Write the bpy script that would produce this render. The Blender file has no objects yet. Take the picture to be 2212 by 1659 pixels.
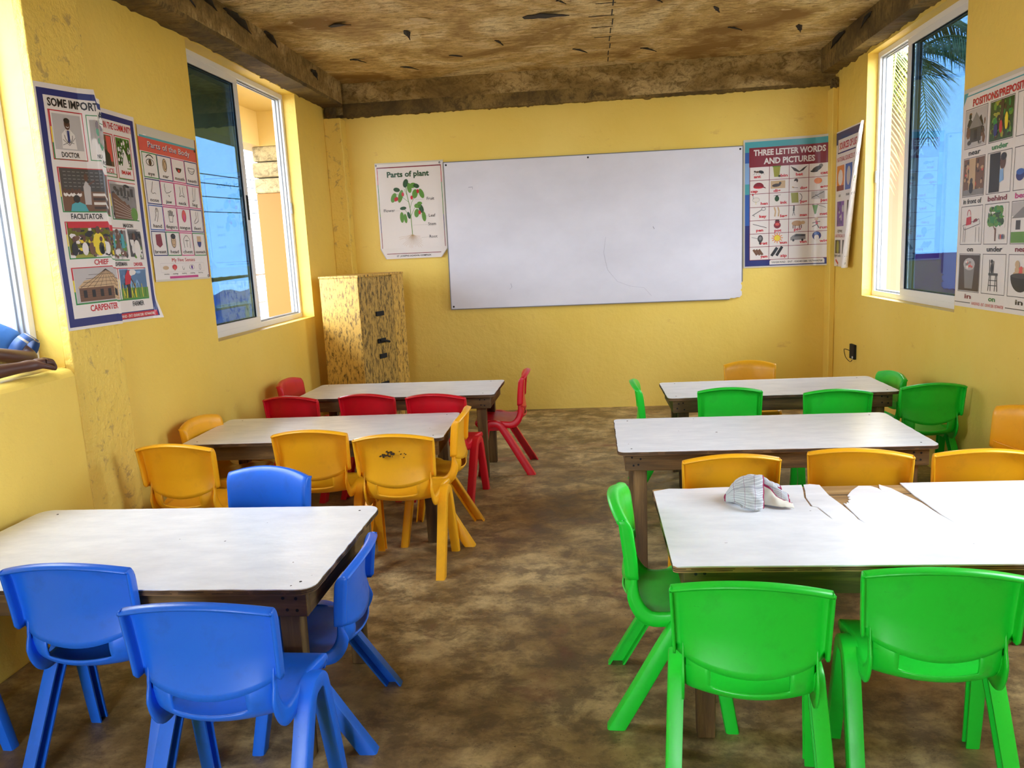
import bpy, bmesh, math, random
from mathutils import Vector, Matrix
R = math.radians
S = bpy.context.scene
COL = S.collection
random.seed(7)

# ------------------------------------------------------------ camera
cam_d = bpy.data.cameras.new('camera'); cam = bpy.data.objects.new('camera', cam_d); COL.objects.link(cam)
F, YAW, PITCH, ROLL, CH = 1703.2, -0.1010, 0.1705, 0.0495, 1.3973
cam_d.sensor_fit = 'HORIZONTAL'; cam_d.sensor_width = 36; cam_d.lens = 36 * F / 2212
cam_d.clip_start = .05
fw = Vector((math.sin(YAW) * math.cos(PITCH), math.cos(YAW) * math.cos(PITCH), -math.sin(PITCH)))
rt = Vector((math.cos(YAW), -math.sin(YAW), 0)); dn = fw.cross(rt)
r2 = math.cos(ROLL) * rt + math.sin(ROLL) * dn; d2 = -math.sin(ROLL) * rt + math.cos(ROLL) * dn
m = Matrix((r2, -d2, -fw)).transposed().to_4x4(); m.translation = (0, 0, CH); cam.matrix_world = m
S.camera = cam

# ------------------------------------------------------------ world, exposure
SKY = 11.0
w = bpy.data.worlds.new('sky'); S.world = w; w.use_nodes = True
bg = w.node_tree.nodes['Background']; bg.inputs[0].default_value = (.86, .95, 1.08, 1); bg.inputs[1].default_value = SKY
S.view_settings.view_transform = 'Standard'; S.view_settings.look = 'None'; S.view_settings.gamma = 1
S.view_settings.use_curve_mapping = False
S.view_settings.exposure = 0.58
S.cycles.max_bounces = 12; S.cycles.diffuse_bounces = 8; S.cycles.glossy_bounces = 4; S.cycles.transparent_max_bounces = 12
S.cycles.sample_clamp_indirect = 12; S.cycles.caustics_reflective = False; S.cycles.caustics_refractive = False

# ------------------------------------------------------------ room numbers
XL, XR, YB, ZC, YF = -2.12, 1.98, 6.74, 2.80, -1.9
WT = .17
W1 = (1.35, 2.985, 1.01, 2.56)      # left near window  y0 y1 z0 z1
W2 = (4.33, 5.96, .95, 2.60)        # left far window
W3 = (4.50, 5.97, .935, 2.60)       # right far window
W4 = (.9, 2.7, .935, 2.60)          # unseen right near window, added to brighten the green chairs

def portal(x, y0, y1, z0, z1, side):
    ld = bpy.data.lights.new('daylight_portal', 'AREA'); ld.shape = 'RECTANGLE'
    ld.size = y1 - y0; ld.size_y = z1 - z0; ld.cycles.is_portal = True
    o = bpy.data.objects.new('daylight_portal', ld); COL.objects.link(o)
    o.location = (x, (y0 + y1) / 2, (z0 + z1) / 2)
    o.rotation_euler = (R(90), 0, R(-90) if side > 0 else R(90))
    return o
portal(XL - WT - .02, *W1, 1); portal(XL - WT - .02, *W2, 1); portal(XR + WT + .02, *W3, -1); portal(XR + WT + .02, *W4, -1)
pr = portal(0, -.5, .5, .1, 2.3, 1); pr.location = (-.9, YF - .3, 1.2); pr.rotation_euler = (R(90), 0, 0)

# ------------------------------------------------------------ materials
_m = {}
def lin(c):
    return tuple((x / 12.92 if x <= .04045 else ((x + .055) / 1.055) ** 2.4) for x in c)
def rgb(r, g, b): return lin((r / 255, g / 255, b / 255)) + (1,)
def mat(name):
    mt = bpy.data.materials.new(name); mt.use_nodes = True
    nt = mt.node_tree; return mt, nt, nt.nodes['Principled BSDF']
def flat(name, col, rough=.4, **k):
    if name in _m: return _m[name]
    mt, nt, b = mat(name); b.inputs['Base Color'].default_value = col; b.inputs['Roughness'].default_value = rough
    for kk, v in k.items(): b.inputs[kk.replace('_', ' ')].default_value = v
    _m[name] = mt; return mt
def ramp(nt, fac, stops):
    r = nt.nodes.new('ShaderNodeValToRGB'); e = r.color_ramp.elements
    while len(e) < len(stops): e.new(.5)
    for i, (p, c) in enumerate(stops): e[i].position = p; e[i].color = c if len(c) == 4 else (*c, 1)
    nt.links.new(fac, r.inputs[0]); return r.outputs[0]
def coords(nt, scale=(1, 1, 1), obj=False, rot=(0, 0, 0)):
    mp = nt.nodes.new('ShaderNodeMapping'); mp.inputs['Scale'].default_value = scale; mp.inputs['Rotation'].default_value = rot
    if obj:
        t = nt.nodes.new('ShaderNodeTexCoord'); nt.links.new(t.outputs['Object'], mp.inputs[0])
    else:
        t = nt.nodes.new('ShaderNodeNewGeometry'); nt.links.new(t.outputs['Position'], mp.inputs[0])
    return mp.outputs[0]
def noise(nt, vec, scale, detail=6, rough=.55, dist=0):
    n = nt.nodes.new('ShaderNodeTexNoise'); n.inputs['Scale'].default_value = scale; n.inputs['Detail'].default_value = detail
    n.inputs['Roughness'].default_value = rough; n.inputs['Distortion'].default_value = dist
    nt.links.new(vec, n.inputs['Vector']); return n.outputs['Fac']
def mix(nt, fac, a, b, mode='MIX'):
    n = nt.nodes.new('ShaderNodeMix'); n.data_type = 'RGBA'; n.blend_type = mode
    for s, v in ((0, fac), (6, a), (7, b)):
        if hasattr(v, 'is_linked'): nt.links.new(v, n.inputs[s])
        else: n.inputs[s].default_value = v
    return n.outputs[2]
def bump(nt, b, h, strength=.3, dist=.01):
    n = nt.nodes.new('ShaderNodeBump'); n.inputs['Strength'].default_value = strength; n.inputs['Distance'].default_value = dist
    nt.links.new(h, n.inputs['Height']); nt.links.new(n.outputs[0], b.inputs['Normal'])
W = (1, 1, 1, 1); K = (0, 0, 0, 1)

def wall_mat(name, rough_patch=False):
    mt, nt, b = mat(name); v = coords(nt)
    base = ramp(nt, noise(nt, v, 1.1, 4), [(.3, rgb(234, 200, 88)), (.7, rgb(242, 212, 108))])
    dirt = ramp(nt, noise(nt, coords(nt, (1, 1, 2.2)), 5, 8, .7), [(.63, K), (.74, W)])
    base = mix(nt, dirt, base, rgb(222, 182, 92))
    sp = ramp(nt, noise(nt, v, 38, 3, .5), [(.74, K), (.79, W)])
    gate = ramp(nt, noise(nt, v, 2.3, 2, .5), [(.55, K), (.62, W)])
    base = mix(nt, mix(nt, 1, sp, gate, 'MULTIPLY'), base, rgb(150, 115, 50))
    if rough_patch:
        p = ramp(nt, noise(nt, v, 14, 8, .7, .5), [(.56, K), (.64, W)])
        base = mix(nt, p, base, rgb(196, 165, 92))
    nt.links.new(base, b.inputs['Base Color']); b.inputs['Roughness'].default_value = .5
    b.inputs['Specular IOR Level'].default_value = .35
    bump(nt, b, noise(nt, v, 9 if not rough_patch else 22, 6, .6), .35 if not rough_patch else .7, .02)
    return mt
M_wall = wall_mat('yellow_wall_paint'); M_wallr = wall_mat('rough_yellow_plaster', True)

def concrete_mat(name, c1, c2, c3, sx=(1, 1, 1), spots=True):
    mt, nt, b = mat(name); v = coords(nt, sx)
    n1 = noise(nt, v, 1.6, 8, .62, .6)
    base = ramp(nt, n1, [(.36, c1), (.5, c2), (.61, c3)])
    n2 = noise(nt, coords(nt, (sx[0] * 1, sx[1] * 3.0, sx[2])), 13, 10, .8, .6)
    base = mix(nt, ramp(nt, n2, [(.47, K), (.60, (.85, .85, .85, 1))]), base, c1)
    n6 = noise(nt, coords(nt), 55, 4, .6, .3); base = mix(nt, ramp(nt, n6, [(.57, K), (.67, (.45, .45, .45, 1))]), base, c1)
    if spots:
        n3 = noise(nt, coords(nt), 9, 10, .8, 1.5)
        base = mix(nt, ramp(nt, n3, [(.655, K), (.685, W)]), base, rgb(42, 27, 8))
        n4 = noise(nt, coords(nt, (1, 2.5, 1)), 2.2, 7, .65, 1)
        base = mix(nt, ramp(nt, n4, [(.60, K), (.63, (.8, .8, .8, 1))]), base, rgb(236, 212, 160))
    nt.links.new(base, b.inputs['Base Color']); b.inputs['Roughness'].default_value = .85
    bump(nt, b, n2, .6, .02)
    return mt
M_ceil = concrete_mat('stained_plywood_cast_concrete', rgb(146, 110, 52), rgb(222, 192, 124), rgb(250, 232, 180))
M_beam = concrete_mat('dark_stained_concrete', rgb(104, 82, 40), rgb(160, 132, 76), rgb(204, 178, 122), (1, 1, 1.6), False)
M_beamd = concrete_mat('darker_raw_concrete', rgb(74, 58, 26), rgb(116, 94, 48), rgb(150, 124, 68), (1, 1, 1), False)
M_ext = concrete_mat('weathered_concrete', rgb(90, 76, 50), rgb(134, 118, 84), rgb(160, 146, 110), (1, 1, 1), False)

def floor_mat():
    mt, nt, b = mat('worn_concrete_floor'); v = coords(nt)
    n1 = noise(nt, v, 2.1, 10, .68, .15)
    base = ramp(nt, n1, [(.30, rgb(114, 92, 56)), (.46, rgb(162, 136, 90)), (.62, rgb(208, 184, 132))])
    n2 = noise(nt, coords(nt, (1, 1.3, 1)), 6, 10, .75, .25)
    base = mix(nt, ramp(nt, n2, [(.42, (.75, .75, .75, 1)), (.58, K)]), base, rgb(82, 64, 42))
    n3 = noise(nt, coords(nt, (1, 1, 1), rot=(0, 0, 1)), 1.9, 6, .6, 1)
    base = mix(nt, ramp(nt, n3, [(.60, K), (.70, (.5, .5, .5, 1))]), base, rgb(120, 62, 52))
    n4 = noise(nt, v, 16, 8, .8, .4)
    base = mix(nt, ramp(nt, n4, [(.62, K), (.72, (.6, .6, .6, 1))]), base, rgb(196, 178, 140))
    n5 = noise(nt, v, 70, 3, .6)
    base = mix(nt, ramp(nt, n5, [(.30, (.6, .6, .6, 1)), (.36, K)]), base, rgb(70, 54, 36))
    nt.links.new(base, b.inputs['Base Color'])
    nt.links.new(ramp(nt, n2, [(.3, (.35,) * 3), (.7, (.62,) * 3)]), b.inputs['Roughness'])
    bump(nt, b, n4, .25, .006)
    return mt
M_floor = floor_mat()

def wood_mat(name, c1, c2, c3, axis=0, paint=None, pscale=6, th=(.48, .56)):
    mt, nt, b = mat(name)
    sc = [14, 14, 14]; sc[axis] = 1.2
    v = coords(nt, tuple(sc), True)
    n = noise(nt, v, 1.6, 8, .65, .4)
    base = ramp(nt, n, [(.3, c1), (.5, c2), (.72, c3)])
    if paint:
        sc2 = [5, 5, 5]; sc2[axis] = 1.6
        p = noise(nt, coords(nt, tuple(sc2), True), pscale, 10, .8, .3)
        base = mix(nt, ramp(nt, p, [(th[0], K), (th[1], W)]), base, paint)
    nt.links.new(base, b.inputs['Base Color']); b.inputs['Roughness'].default_value = .62
    bump(nt, b, n, .4, .004)
    return mt
M_woodx = wood_mat('old_wood_along_x', rgb(50, 34, 12), rgb(92, 68, 32), rgb(140, 110, 62), 0)
M_woody = wood_mat('old_wood_along_y', rgb(50, 34, 12), rgb(92, 68, 32), rgb(140, 110, 62), 1)
M_woodz = wood_mat('old_wood_along_z', rgb(50, 34, 12), rgb(92, 68, 32), rgb(140, 110, 62), 2)
M_woodg = wood_mat('old_wood_with_green_paint', rgb(40, 30, 8), rgb(72, 62, 18), rgb(112, 104, 34), 0)
M_plank = wood_mat('bare_pale_planks', rgb(110, 78, 40), rgb(160, 124, 76), rgb(196, 162, 110), 0)
M_ply = wood_mat('plywood_edge', rgb(50, 34, 18), rgb(96, 70, 40), rgb(140, 108, 68), 0)
M_cab = wood_mat('yellow_painted_boards', rgb(60, 44, 16), rgb(110, 84, 34), rgb(150, 118, 56), 2, rgb(212, 168, 74), 11, (.43, .50))
M_cabd = wood_mat('worn_dark_door_boards', rgb(44, 32, 10), rgb(92, 70, 26), rgb(134, 104, 44), 2, rgb(186, 148, 66), 9, (.44, .52))

def laminate():
    mt, nt, b = mat('white_laminate'); v = coords(nt)
    n1 = noise(nt, coords(nt, (1, 2.5, 1)), 7, 6, .6)
    base = ramp(nt, n1, [(.3, rgb(228, 232, 238)), (.65, rgb(243, 246, 250))])
    n2 = noise(nt, v, 42, 2, .5)
    base = mix(nt, ramp(nt, n2, [(.775, K), (.80, W)]), base, rgb(90, 88, 84))
    nt.links.new(base, b.inputs['Base Color'])
    b.inputs['Roughness'].default_value = .27
    bump(nt, b, noise(nt, coords(nt, (1, 2.2, 1)), 13, 3, .5), .22, .006)
    return mt
M_lam = laminate()

def plastic(name, col, dirt):
    mt, nt, b = mat(name); v = coords(nt, (1, 1, 1), True)
    n = noise(nt, v, 9, 8, .7, .3)
    base = mix(nt, ramp(nt, n, [(.52, K), (.75, (.45, .45, .45, 1))]), col, dirt)
    s = noise(nt, coords(nt, (6, 6, 26), True, (.4, .3, .2)), 7, 3, .5, 2)
    base = mix(nt, ramp(nt, s, [(.735, K), (.76, (.7, .7, .7, 1))]), base, dirt)
    nt.links.new(base, b.inputs['Base Color'])
    nt.links.new(ramp(nt, n, [(.3, (.26,) * 3), (.7, (.42,) * 3)]), b.inputs['Roughness'])
    b.inputs['Subsurface Weight'].default_value = 0
    return mt
M_blue = plastic('blue_chair_plastic', (.012, .145, .76, 1), (.010, .08, .36, 1))
M_green = plastic('green_chair_plastic', (.012, .64, .035, 1), (.010, .36, .02, 1))
M_yel = plastic('yellow_chair_plastic', (.92, .44, .012, 1), (.62, .27, .01, 1))
M_red = plastic('red_chair_plastic', (.62, .006, .018, 1), (.36, .004, .01, 1))
M_alu = flat('white_aluminium', rgb(226, 228, 230), .35)
M_alud = flat('grey_aluminium_track', rgb(150, 155, 160), .4)
M_black = flat('black_rubber', rgb(16, 15, 14), .8)
M_metal = flat('galvanised_pipe', rgb(170, 172, 172), .4, Metallic=.5)
def glass_mat(name, tint, refl):
    mt = bpy.data.materials.new(name); mt.use_nodes = True; nt = mt.node_tree
    nt.nodes.remove(nt.nodes['Principled BSDF']); out = nt.nodes['Material Output']
    t = nt.nodes.new('ShaderNodeBsdfTransparent'); t.inputs[0].default_value = tint
    g = nt.nodes.new('ShaderNodeBsdfGlossy'); g.inputs[0].default_value = (.45, .72, 1, 1); g.inputs['Roughness'].default_value = .01
    mx = nt.nodes.new('ShaderNodeMixShader'); mx.inputs[0].default_value = refl
    nt.links.new(t.outputs[0], mx.inputs[1]); nt.links.new(g.outputs[0], mx.inputs[2]); nt.links.new(mx.outputs[0], out.inputs[0])
    return mt
M_glass = glass_mat('blue_tinted_glass', (.43, .53, .60, 1), .20)

# ------------------------------------------------------------ mesh helpers
def obj(name, bm, mats, parent=None, smooth=False, loc=None):
    me = bpy.data.meshes.new(name)
    bmesh.ops.recalc_face_normals(bm, faces=bm.faces) if not getattr(bm, 'norecalc', False) else None
    bm.to_mesh(me); bm.free()
    for mm in (mats if isinstance(mats, (list, tuple)) else [mats]): me.materials.append(mm)
    if smooth:
        for p in me.polygons: p.use_smooth = True
    o = bpy.data.objects.new(name, me); COL.objects.link(o)
    if parent: o.parent = parent
    if loc: o.location = loc
    return o
def tag(o, label, cat, group=None, kind=None):
    o['label'] = label; o['category'] = cat
    if group: o['group'] = group
    if kind: o['kind'] = kind
    return o
def empty(name, loc, rz, label, cat, group=None):
    o = bpy.data.objects.new(name, None); COL.objects.link(o); o.location = loc; o.rotation_euler = (0, 0, rz)
    o.empty_display_size = .1
    return tag(o, label, cat, group)
def struct(o): o['kind'] = 'structure'; return o
def box(bm, x0, x1, y0, y1, z0, z1, mi=0):
    vs = [bm.verts.new((x, y, z)) for x in (x0, x1) for y in (y0, y1) for z in (z0, z1)]
    for f in ((0, 1, 3, 2), (4, 6, 7, 5), (0, 4, 5, 1), (2, 3, 7, 6), (0, 2, 6, 4), (1, 5, 7, 3)):
        bm.faces.new([vs[i] for i in f]).material_index = mi
def BX(*a, **k): bm = bmesh.new(); box(bm, *a, **k); return bm
def bev(o, w=.003, seg=2):
    md = o.modifiers.new('bevel', 'BEVEL'); md.width = w; md.segments = seg; md.limit_method = 'ANGLE'; md.angle_limit = R(40); return o
def prism(bm, pts, d, mi=0):
    """closed prism: pts list of 3D points, d extrusion vector"""
    d = Vector(d); a = [bm.verts.new(p) for p in pts]; b = [bm.verts.new(Vector(p) + d) for p in pts]
    n = len(pts)
    bm.faces.new(a).material_index = mi; bm.faces.new(b[::-1]).material_index = mi
    for i in range(n): bm.faces.new((a[i], a[(i + 1) % n], b[(i + 1) % n], b[i])).material_index = mi
def tube(bm, pts, r, n=8, mi=0, cap=True):
    pts = [Vector(p) for p in pts]; rings = []
    for i, p in enumerate(pts):
        t = (pts[min(i + 1, len(pts) - 1)] - pts[max(i - 1, 0)]).normalized()
        a = t.cross(Vector((0, 0, 1)) if abs(t.z) < .9 else Vector((1, 0, 0))).normalized(); b = t.cross(a)
        rr = r[i] if isinstance(r, (list, tuple)) else r
        rings.append([bm.verts.new(p + rr * (math.cos(2 * math.pi * k / n) * a + math.sin(2 * math.pi * k / n) * b)) for k in range(n)])
    for A, B in zip(rings, rings[1:]):
        for k in range(n): bm.faces.new((A[k], A[(k + 1) % n], B[(k + 1) % n], B[k])).material_index = mi
    if cap: bm.faces.new(rings[0]).material_index = mi; bm.faces.new(rings[-1][::-1]).material_index = mi
def lerp_tab(t, tab):
    for (a, va), (b, vb) in zip(tab, tab[1:]):
        if t <= b:
            k = (t - a) / (b - a) if b > a else 0; k = max(0, min(1, k)); return va + (vb - va) * k
    return tab[-1][1]
def crom(pts, sub):
    out = []; n = len(pts)
    for i in range(n - 1):
        p0 = pts[max(i - 1, 0)]; p1 = pts[i]; p2 = pts[i + 1]; p3 = pts[min(i + 2, n - 1)]
        for s in range(sub):
            t = s / sub
            out.append(tuple(.5 * ((2 * b) + (-a + c) * t + (2 * a - 5 * b + 4 * c - d) * t * t + (-a + 3 * b - 3 * c + d) * t ** 3) for a, b, c, d in zip(p0, p1, p2, p3)))
    out.append(pts[-1]); return out

# ------------------------------------------------------------ room shell
struct(obj('floor', BX(XL - WT, XR + WT, YF - WT, YB + WT, -.12, 0), M_floor))
ceil_o = struct(obj('ceiling', BX(XL - WT, XR + WT, YF - WT, YB + WT, ZC, ZC + .15), M_ceil))
def pierwall(name, x0, x1, wins, m):
    bm = bmesh.new(); y = YF
    for (a, b, z0, z1) in wins:
        box(bm, x0, x1, y, a, 0, ZC); box(bm, x0, x1, a, b, 0, z0); box(bm, x0, x1, a, b, z1, ZC); y = b
    box(bm, x0, x1, y, YB + WT, 0, ZC)
    return struct(obj(name, bm, m))
pierwall('wall_left', XL - WT, XL, [W1, W2], M_wall)
pierwall('wall_right', XR, XR + WT, [W4, W3], M_wall)
struct(obj('wall_back', BX(XL, XR, YB, YB + WT, 0, ZC), M_wall))
bm = bmesh.new()      # unseen wall behind the camera, doorway added and sized for frontal light
box(bm, XL, -1.4, YF - WT, YF, 0, ZC); box(bm, -.4, XR, YF - WT, YF, 0, ZC); box(bm, -1.4, -.4, YF - WT, YF, 2.3, ZC)
struct(obj('wall_front', bm, M_wall))
# ledge of the left near window and the pier next to it
bm = bmesh.new(); bm2 = bmesh.new()
prof = [(XL, 0), (-2.055, 0), (-2.055, .98), (-2.068, 1.005), (-2.09, 1.012), (XL - .1, 1.012), (XL - .1, .98), (XL, .98)]
prism(bm, [(x, YF, z) for x, z in prof[:5] + [(XL, 1.012)]], (0, 2.95 - YF, 0))
struct(bev(obj('trim_1', bm, M_wall), .012, 3))
def roughcol(name, x0, x1, y0, y1, z0, z1, m, amp=.006, seed=1, nx=1):
    """pier with slightly uneven edges"""
    random.seed(seed); bm = bmesh.new(); nz = 26; rows = []
    for k in range(nz + 1):
        z = z0 + (z1 - z0) * k / nz; j = [random.uniform(-amp, amp) for _ in range(4)]
        rows.append([bm.verts.new(p) for p in ((x0, y0 + j[0], z), (x1 + j[1], y0 + j[0], z), (x1 + j[1], y1 + j[2], z), (x0, y1 + j[2], z))])
    for A, B in zip(rows, rows[1:]):
        for i in range(4): bm.faces.new((A[i], A[(i + 1) % 4], B[(i + 1) % 4], B[i]))
    bm.faces.new(rows[0]); bm.faces.new(rows[-1][::-1])
    return struct(bev(obj(name, bm, m), .006, 2))
roughcol('trim_2', XL, -2.082, 2.982, 3.338, 0, 2.62, M_wallr, .001, 3)
roughcol('trim_3', XL, -1.975, 6.60, YB, 0, 2.52, M_wallr, .005, 4)       # corner pilaster left
roughcol('trim_4', 1.935, XR, 6.60, YB, 0, 2.50, M_wall, .002, 5)        # corner pilaster right
def beam(name, axis, a0, a1, near, wall, zl, zt, seed, m, amp=.012, n=220, face_z=None, edge_amp=.01):
    """beam along an axis with a ragged lower edge. near = inner face coordinate, wall = wall coordinate"""
    random.seed(seed); bm = bmesh.new(); rows = []; d1 = d2 = 0
    for k in range(n + 1):
        a = a0 + (a1 - a0) * k / n
        nick = random.choice([0, 0, 0, 0, 1]) * random.uniform(-.010, .004)
        d1 = d1 * .35 + random.uniform(-amp, amp) * .35 + nick; d2 = d2 * .35 + random.uniform(-edge_amp, edge_amp) * .35 + nick * .6
        P = [(wall, zt), (wall, zl + d1), (near + d2 * .5 + (wall - near) * .04, zl + d2 * .5), (near + d2 * .3, zl + .02 + d2 * .3), (near, (zl + zt) / 2 + random.uniform(-.002, .002)), (near, zt)]
        rows.append([bm.verts.new((p, a, z) if axis == 'y' else (a, p, z)) for p, z in P])
    for A, B in zip(rows, rows[1:]):
        for i in range(len(A)):
            j = (i + 1) % len(A); f = bm.faces.new((A[i], A[j], B[j], B[i]))
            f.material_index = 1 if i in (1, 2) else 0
    bm.faces.new(rows[0]); bm.faces.new(rows[-1][::-1])
    return struct(obj(name, bm, m))
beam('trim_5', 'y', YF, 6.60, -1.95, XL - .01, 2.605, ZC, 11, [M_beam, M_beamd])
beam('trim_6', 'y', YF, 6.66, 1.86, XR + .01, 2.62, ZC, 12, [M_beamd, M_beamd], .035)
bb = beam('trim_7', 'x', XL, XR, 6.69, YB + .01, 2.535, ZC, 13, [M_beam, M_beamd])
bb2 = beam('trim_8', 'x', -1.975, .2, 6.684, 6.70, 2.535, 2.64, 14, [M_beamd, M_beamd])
# broken concrete lumps at both corners of the back beam
def lump(name, c, s, seed, m):
    random.seed(seed); bm = bmesh.new(); bmesh.ops.create_icosphere(bm, subdivisions=3, radius=1)
    for v in bm.verts:
        k = 1 + random.uniform(-.16, .16); v.co = Vector((v.co.x * s[0] * k, v.co.y * s[1] * k, v.co.z * s[2] * k)) + Vector(c)
    return struct(obj(name, bm, m))
lump('trim_9', (-2.06, 6.61, 2.57), (.05, .03, .06), 5, M_beamd)
lump('trim_10', (1.96, 6.63, 2.53), (.035, .04, .05), 6, M_beamd)

# torn dark shreds and splinters stuck in the ceiling and beams
M_shred = flat('black_torn_plastic', rgb(30, 22, 12), .7); M_scar = flat('pale_broken_concrete', rgb(200, 176, 128), .8)
def shred(parent, c, L, Wd, ang, drop, m, seed):
    random.seed(seed); bm = bmesh.new(); n = 7; top = []; bot = []
    ca, sa = math.cos(ang), math.sin(ang)
    for k in range(n + 1):
        t = k / n; x = (t - .5) * L; ww = Wd * math.sin(math.pi * min(1, t + .08)) * random.uniform(.4, 1.1) + .002
        for s, lst in ((1, top), (-1, bot)):
            y = s * ww; z = -abs(drop) * t * t + random.uniform(-.004, 0)
            lst.append((c[0] + x * ca - y * sa, c[1] + x * sa + y * ca, c[2] + z - .002))
    pts = top + bot[::-1]; prism(bm, pts, (0, 0, .004))
    return obj('torn_shred', bm, m, parent)
spots = [(-.30, 4.35, .20, .016, .3, .05), (-1.35, 4.05, .16, .02, .1, .03), (-.95, 3.95, .14, .01, .7, .02), (-1.45, 5.0, .20, .03, -.6, .03),
         (-.75, 4.6, .10, .015, .1, .02), (-.2, 5.15, .30, .055, -.3, .03), (-1.1, 5.3, .08, .02, 1.4, .04), (.35, 4.2, .18, .006, 1.5, .09),
         (.1, 4.05, .12, .02, .2, .03), (.45, 5.0, .09, .012, .4, .02), (.85, 5.3, .08, .012, 1, .02), (1.2, 4.7, .06, .01, .3, .02),
         (1.05, 5.8, .10, .012, .2, .02), (1.5, 5.9, .10, .02, 1.2, .03), (-1.6, 5.9, .12, .02, 0, .03), (-.9, 6.0, .1, .01, .2, .01),
         (.0, 6.1, .12, .012, .5, .02), (.5, 6.2, .12, .012, .1, .03), (-.55, 5.7, .08, .012, .9, .02), (1.6, 5.2, .07, .012, .5, .01), (-.1, 4.9, .06, .01, .2, .02), (-1.3, 6.25, .14, .012, .3, .02)]
for i, (x, y, L, ww, a, d) in enumerate(spots): shred(ceil_o, (x, y, ZC - .001), L, ww, a, d, M_shred, 100 + i)
for i, (x, y) in enumerate([(-.22, 5.23), (-.95, 5.05)]): shred(ceil_o, (x, y, ZC - .001), .16, .04, .4, .01, M_scar, 150 + i)
# seam between the shuttering sheets, with ribs
bm = bmesh.new(); random.seed(3)
for k in range(13):
    y = 3.9 + k * .21; q = random.uniform(-.006, .006); box(bm, .206 + q, .213 + q, y, y + .13, ZC - .003, ZC + .01)
for k in range(6):
    y = 4.5 + k * .26; box(bm, .06 + .02 * (k % 3), .22, y, y + .004, ZC - .003, ZC + .01)
obj('shuttering_seam', bm, M_shred, ceil_o)
for i, (x, y, z, L, ww) in enumerate([(-1.93, 4.2, 2.78, .3, .03), (-1.93, 4.62, 2.77, .34, .03), (-1.93, 5.1, 2.79, .2, .02), (-1.93, 4.0, 2.73, .2, .008), (-1.93, 5.9, 2.74, .12, .02), (1.84, 6.2, 2.78, .3, .03), (1.84, 5.6, 2.76, .2, .015)]):
    shred(ceil_o, (x, y, z), L, ww, R(90), .05, M_shred, 170 + i)

# ------------------------------------------------------------ windows
def frame_bars(bm, x0, x1, y0, y1, z0, z1, t):
    box(bm, x0, x1, y0, y1, z0, z0 + t); box(bm, x0, x1, y0, y1, z1 - t, z1)
    box(bm, x0, x1, y0, y0 + t, z0 + t, z1 - t); box(bm, x0, x1, y1 - t, y1, z0 + t, z1 - t)
def window(n, x, s, win, glass, handle_y=None):
    """x: room side of the frame; s: direction to outside; glass: (y0,y1) of the sliding sash pair"""
    y0, y1, z0, z1 = win
    r = struct(bpy.data.objects.new('window_%d' % n, None)); COL.objects.link(r)
    X = lambda a, b: (min(x + s * a, x + s * b), max(x + s * a, x + s * b))
    bm = bmesh.new(); frame_bars(bm, *X(0, .07), y0, y1, z0, z1, .035)
    bev(obj('frame', bm, M_alu, r), .002)
    bm = bmesh.new()
    for a in (.018, .042): frame_bars(bm, *X(a, a + .006), y0 + .034, y1 - .034, z0 + .034, z1 - .034, .012)
    obj('track', bm, M_alud, r)
    for k, (a, b) in enumerate(glass):
        dx = .002 + k * .03
        bm = bmesh.new(); frame_bars(bm, *X(dx, dx + .025), a, b, z0 + .02, z1 - .02, .055)
        sh = bev(obj('sash', bm, M_alu, r), .003)
        obj('pane', BX(*X(dx + .010, dx + .015), a + .05, b - .05, z0 + .07, z1 - .07), M_glass, sh)
        bm = bmesh.new(); frame_bars(bm, *X(dx + .006, dx + .019), a + .05, b - .05, z0 + .07, z1 - .07, .008)
        obj('gasket', bm, M_black, sh)
        if k == 0 and handle_y:
            obj('handle', BX(*X(dx - .004, dx + .004), handle_y - .011, handle_y + .011, (z0 + z1) / 2 - .11, (z0 + z1) / 2 + .05), M_black, sh)
            obj('latch', BX(*X(-.006, .004), (y1 if s < 0 else y1) - .03, y1 - .01, (z0 + z1) / 2 - .04, (z0 + z1) / 2 + .04), M_alud, r)
    return r
window(1, -2.225, -1, W1, [(1.36, 2.2), (1.42, 2.26)])
window(2, -2.215, -1, W2, [(4.34, 5.18), (4.40, 5.22)], 5.15)
window(3, 2.05, 1, W3, [(4.56, 5.46), (4.52, 5.42)], 4.60)
window(4, 2.05, 1, W4, [(.95, 1.85), (.92, 1.82)])

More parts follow.
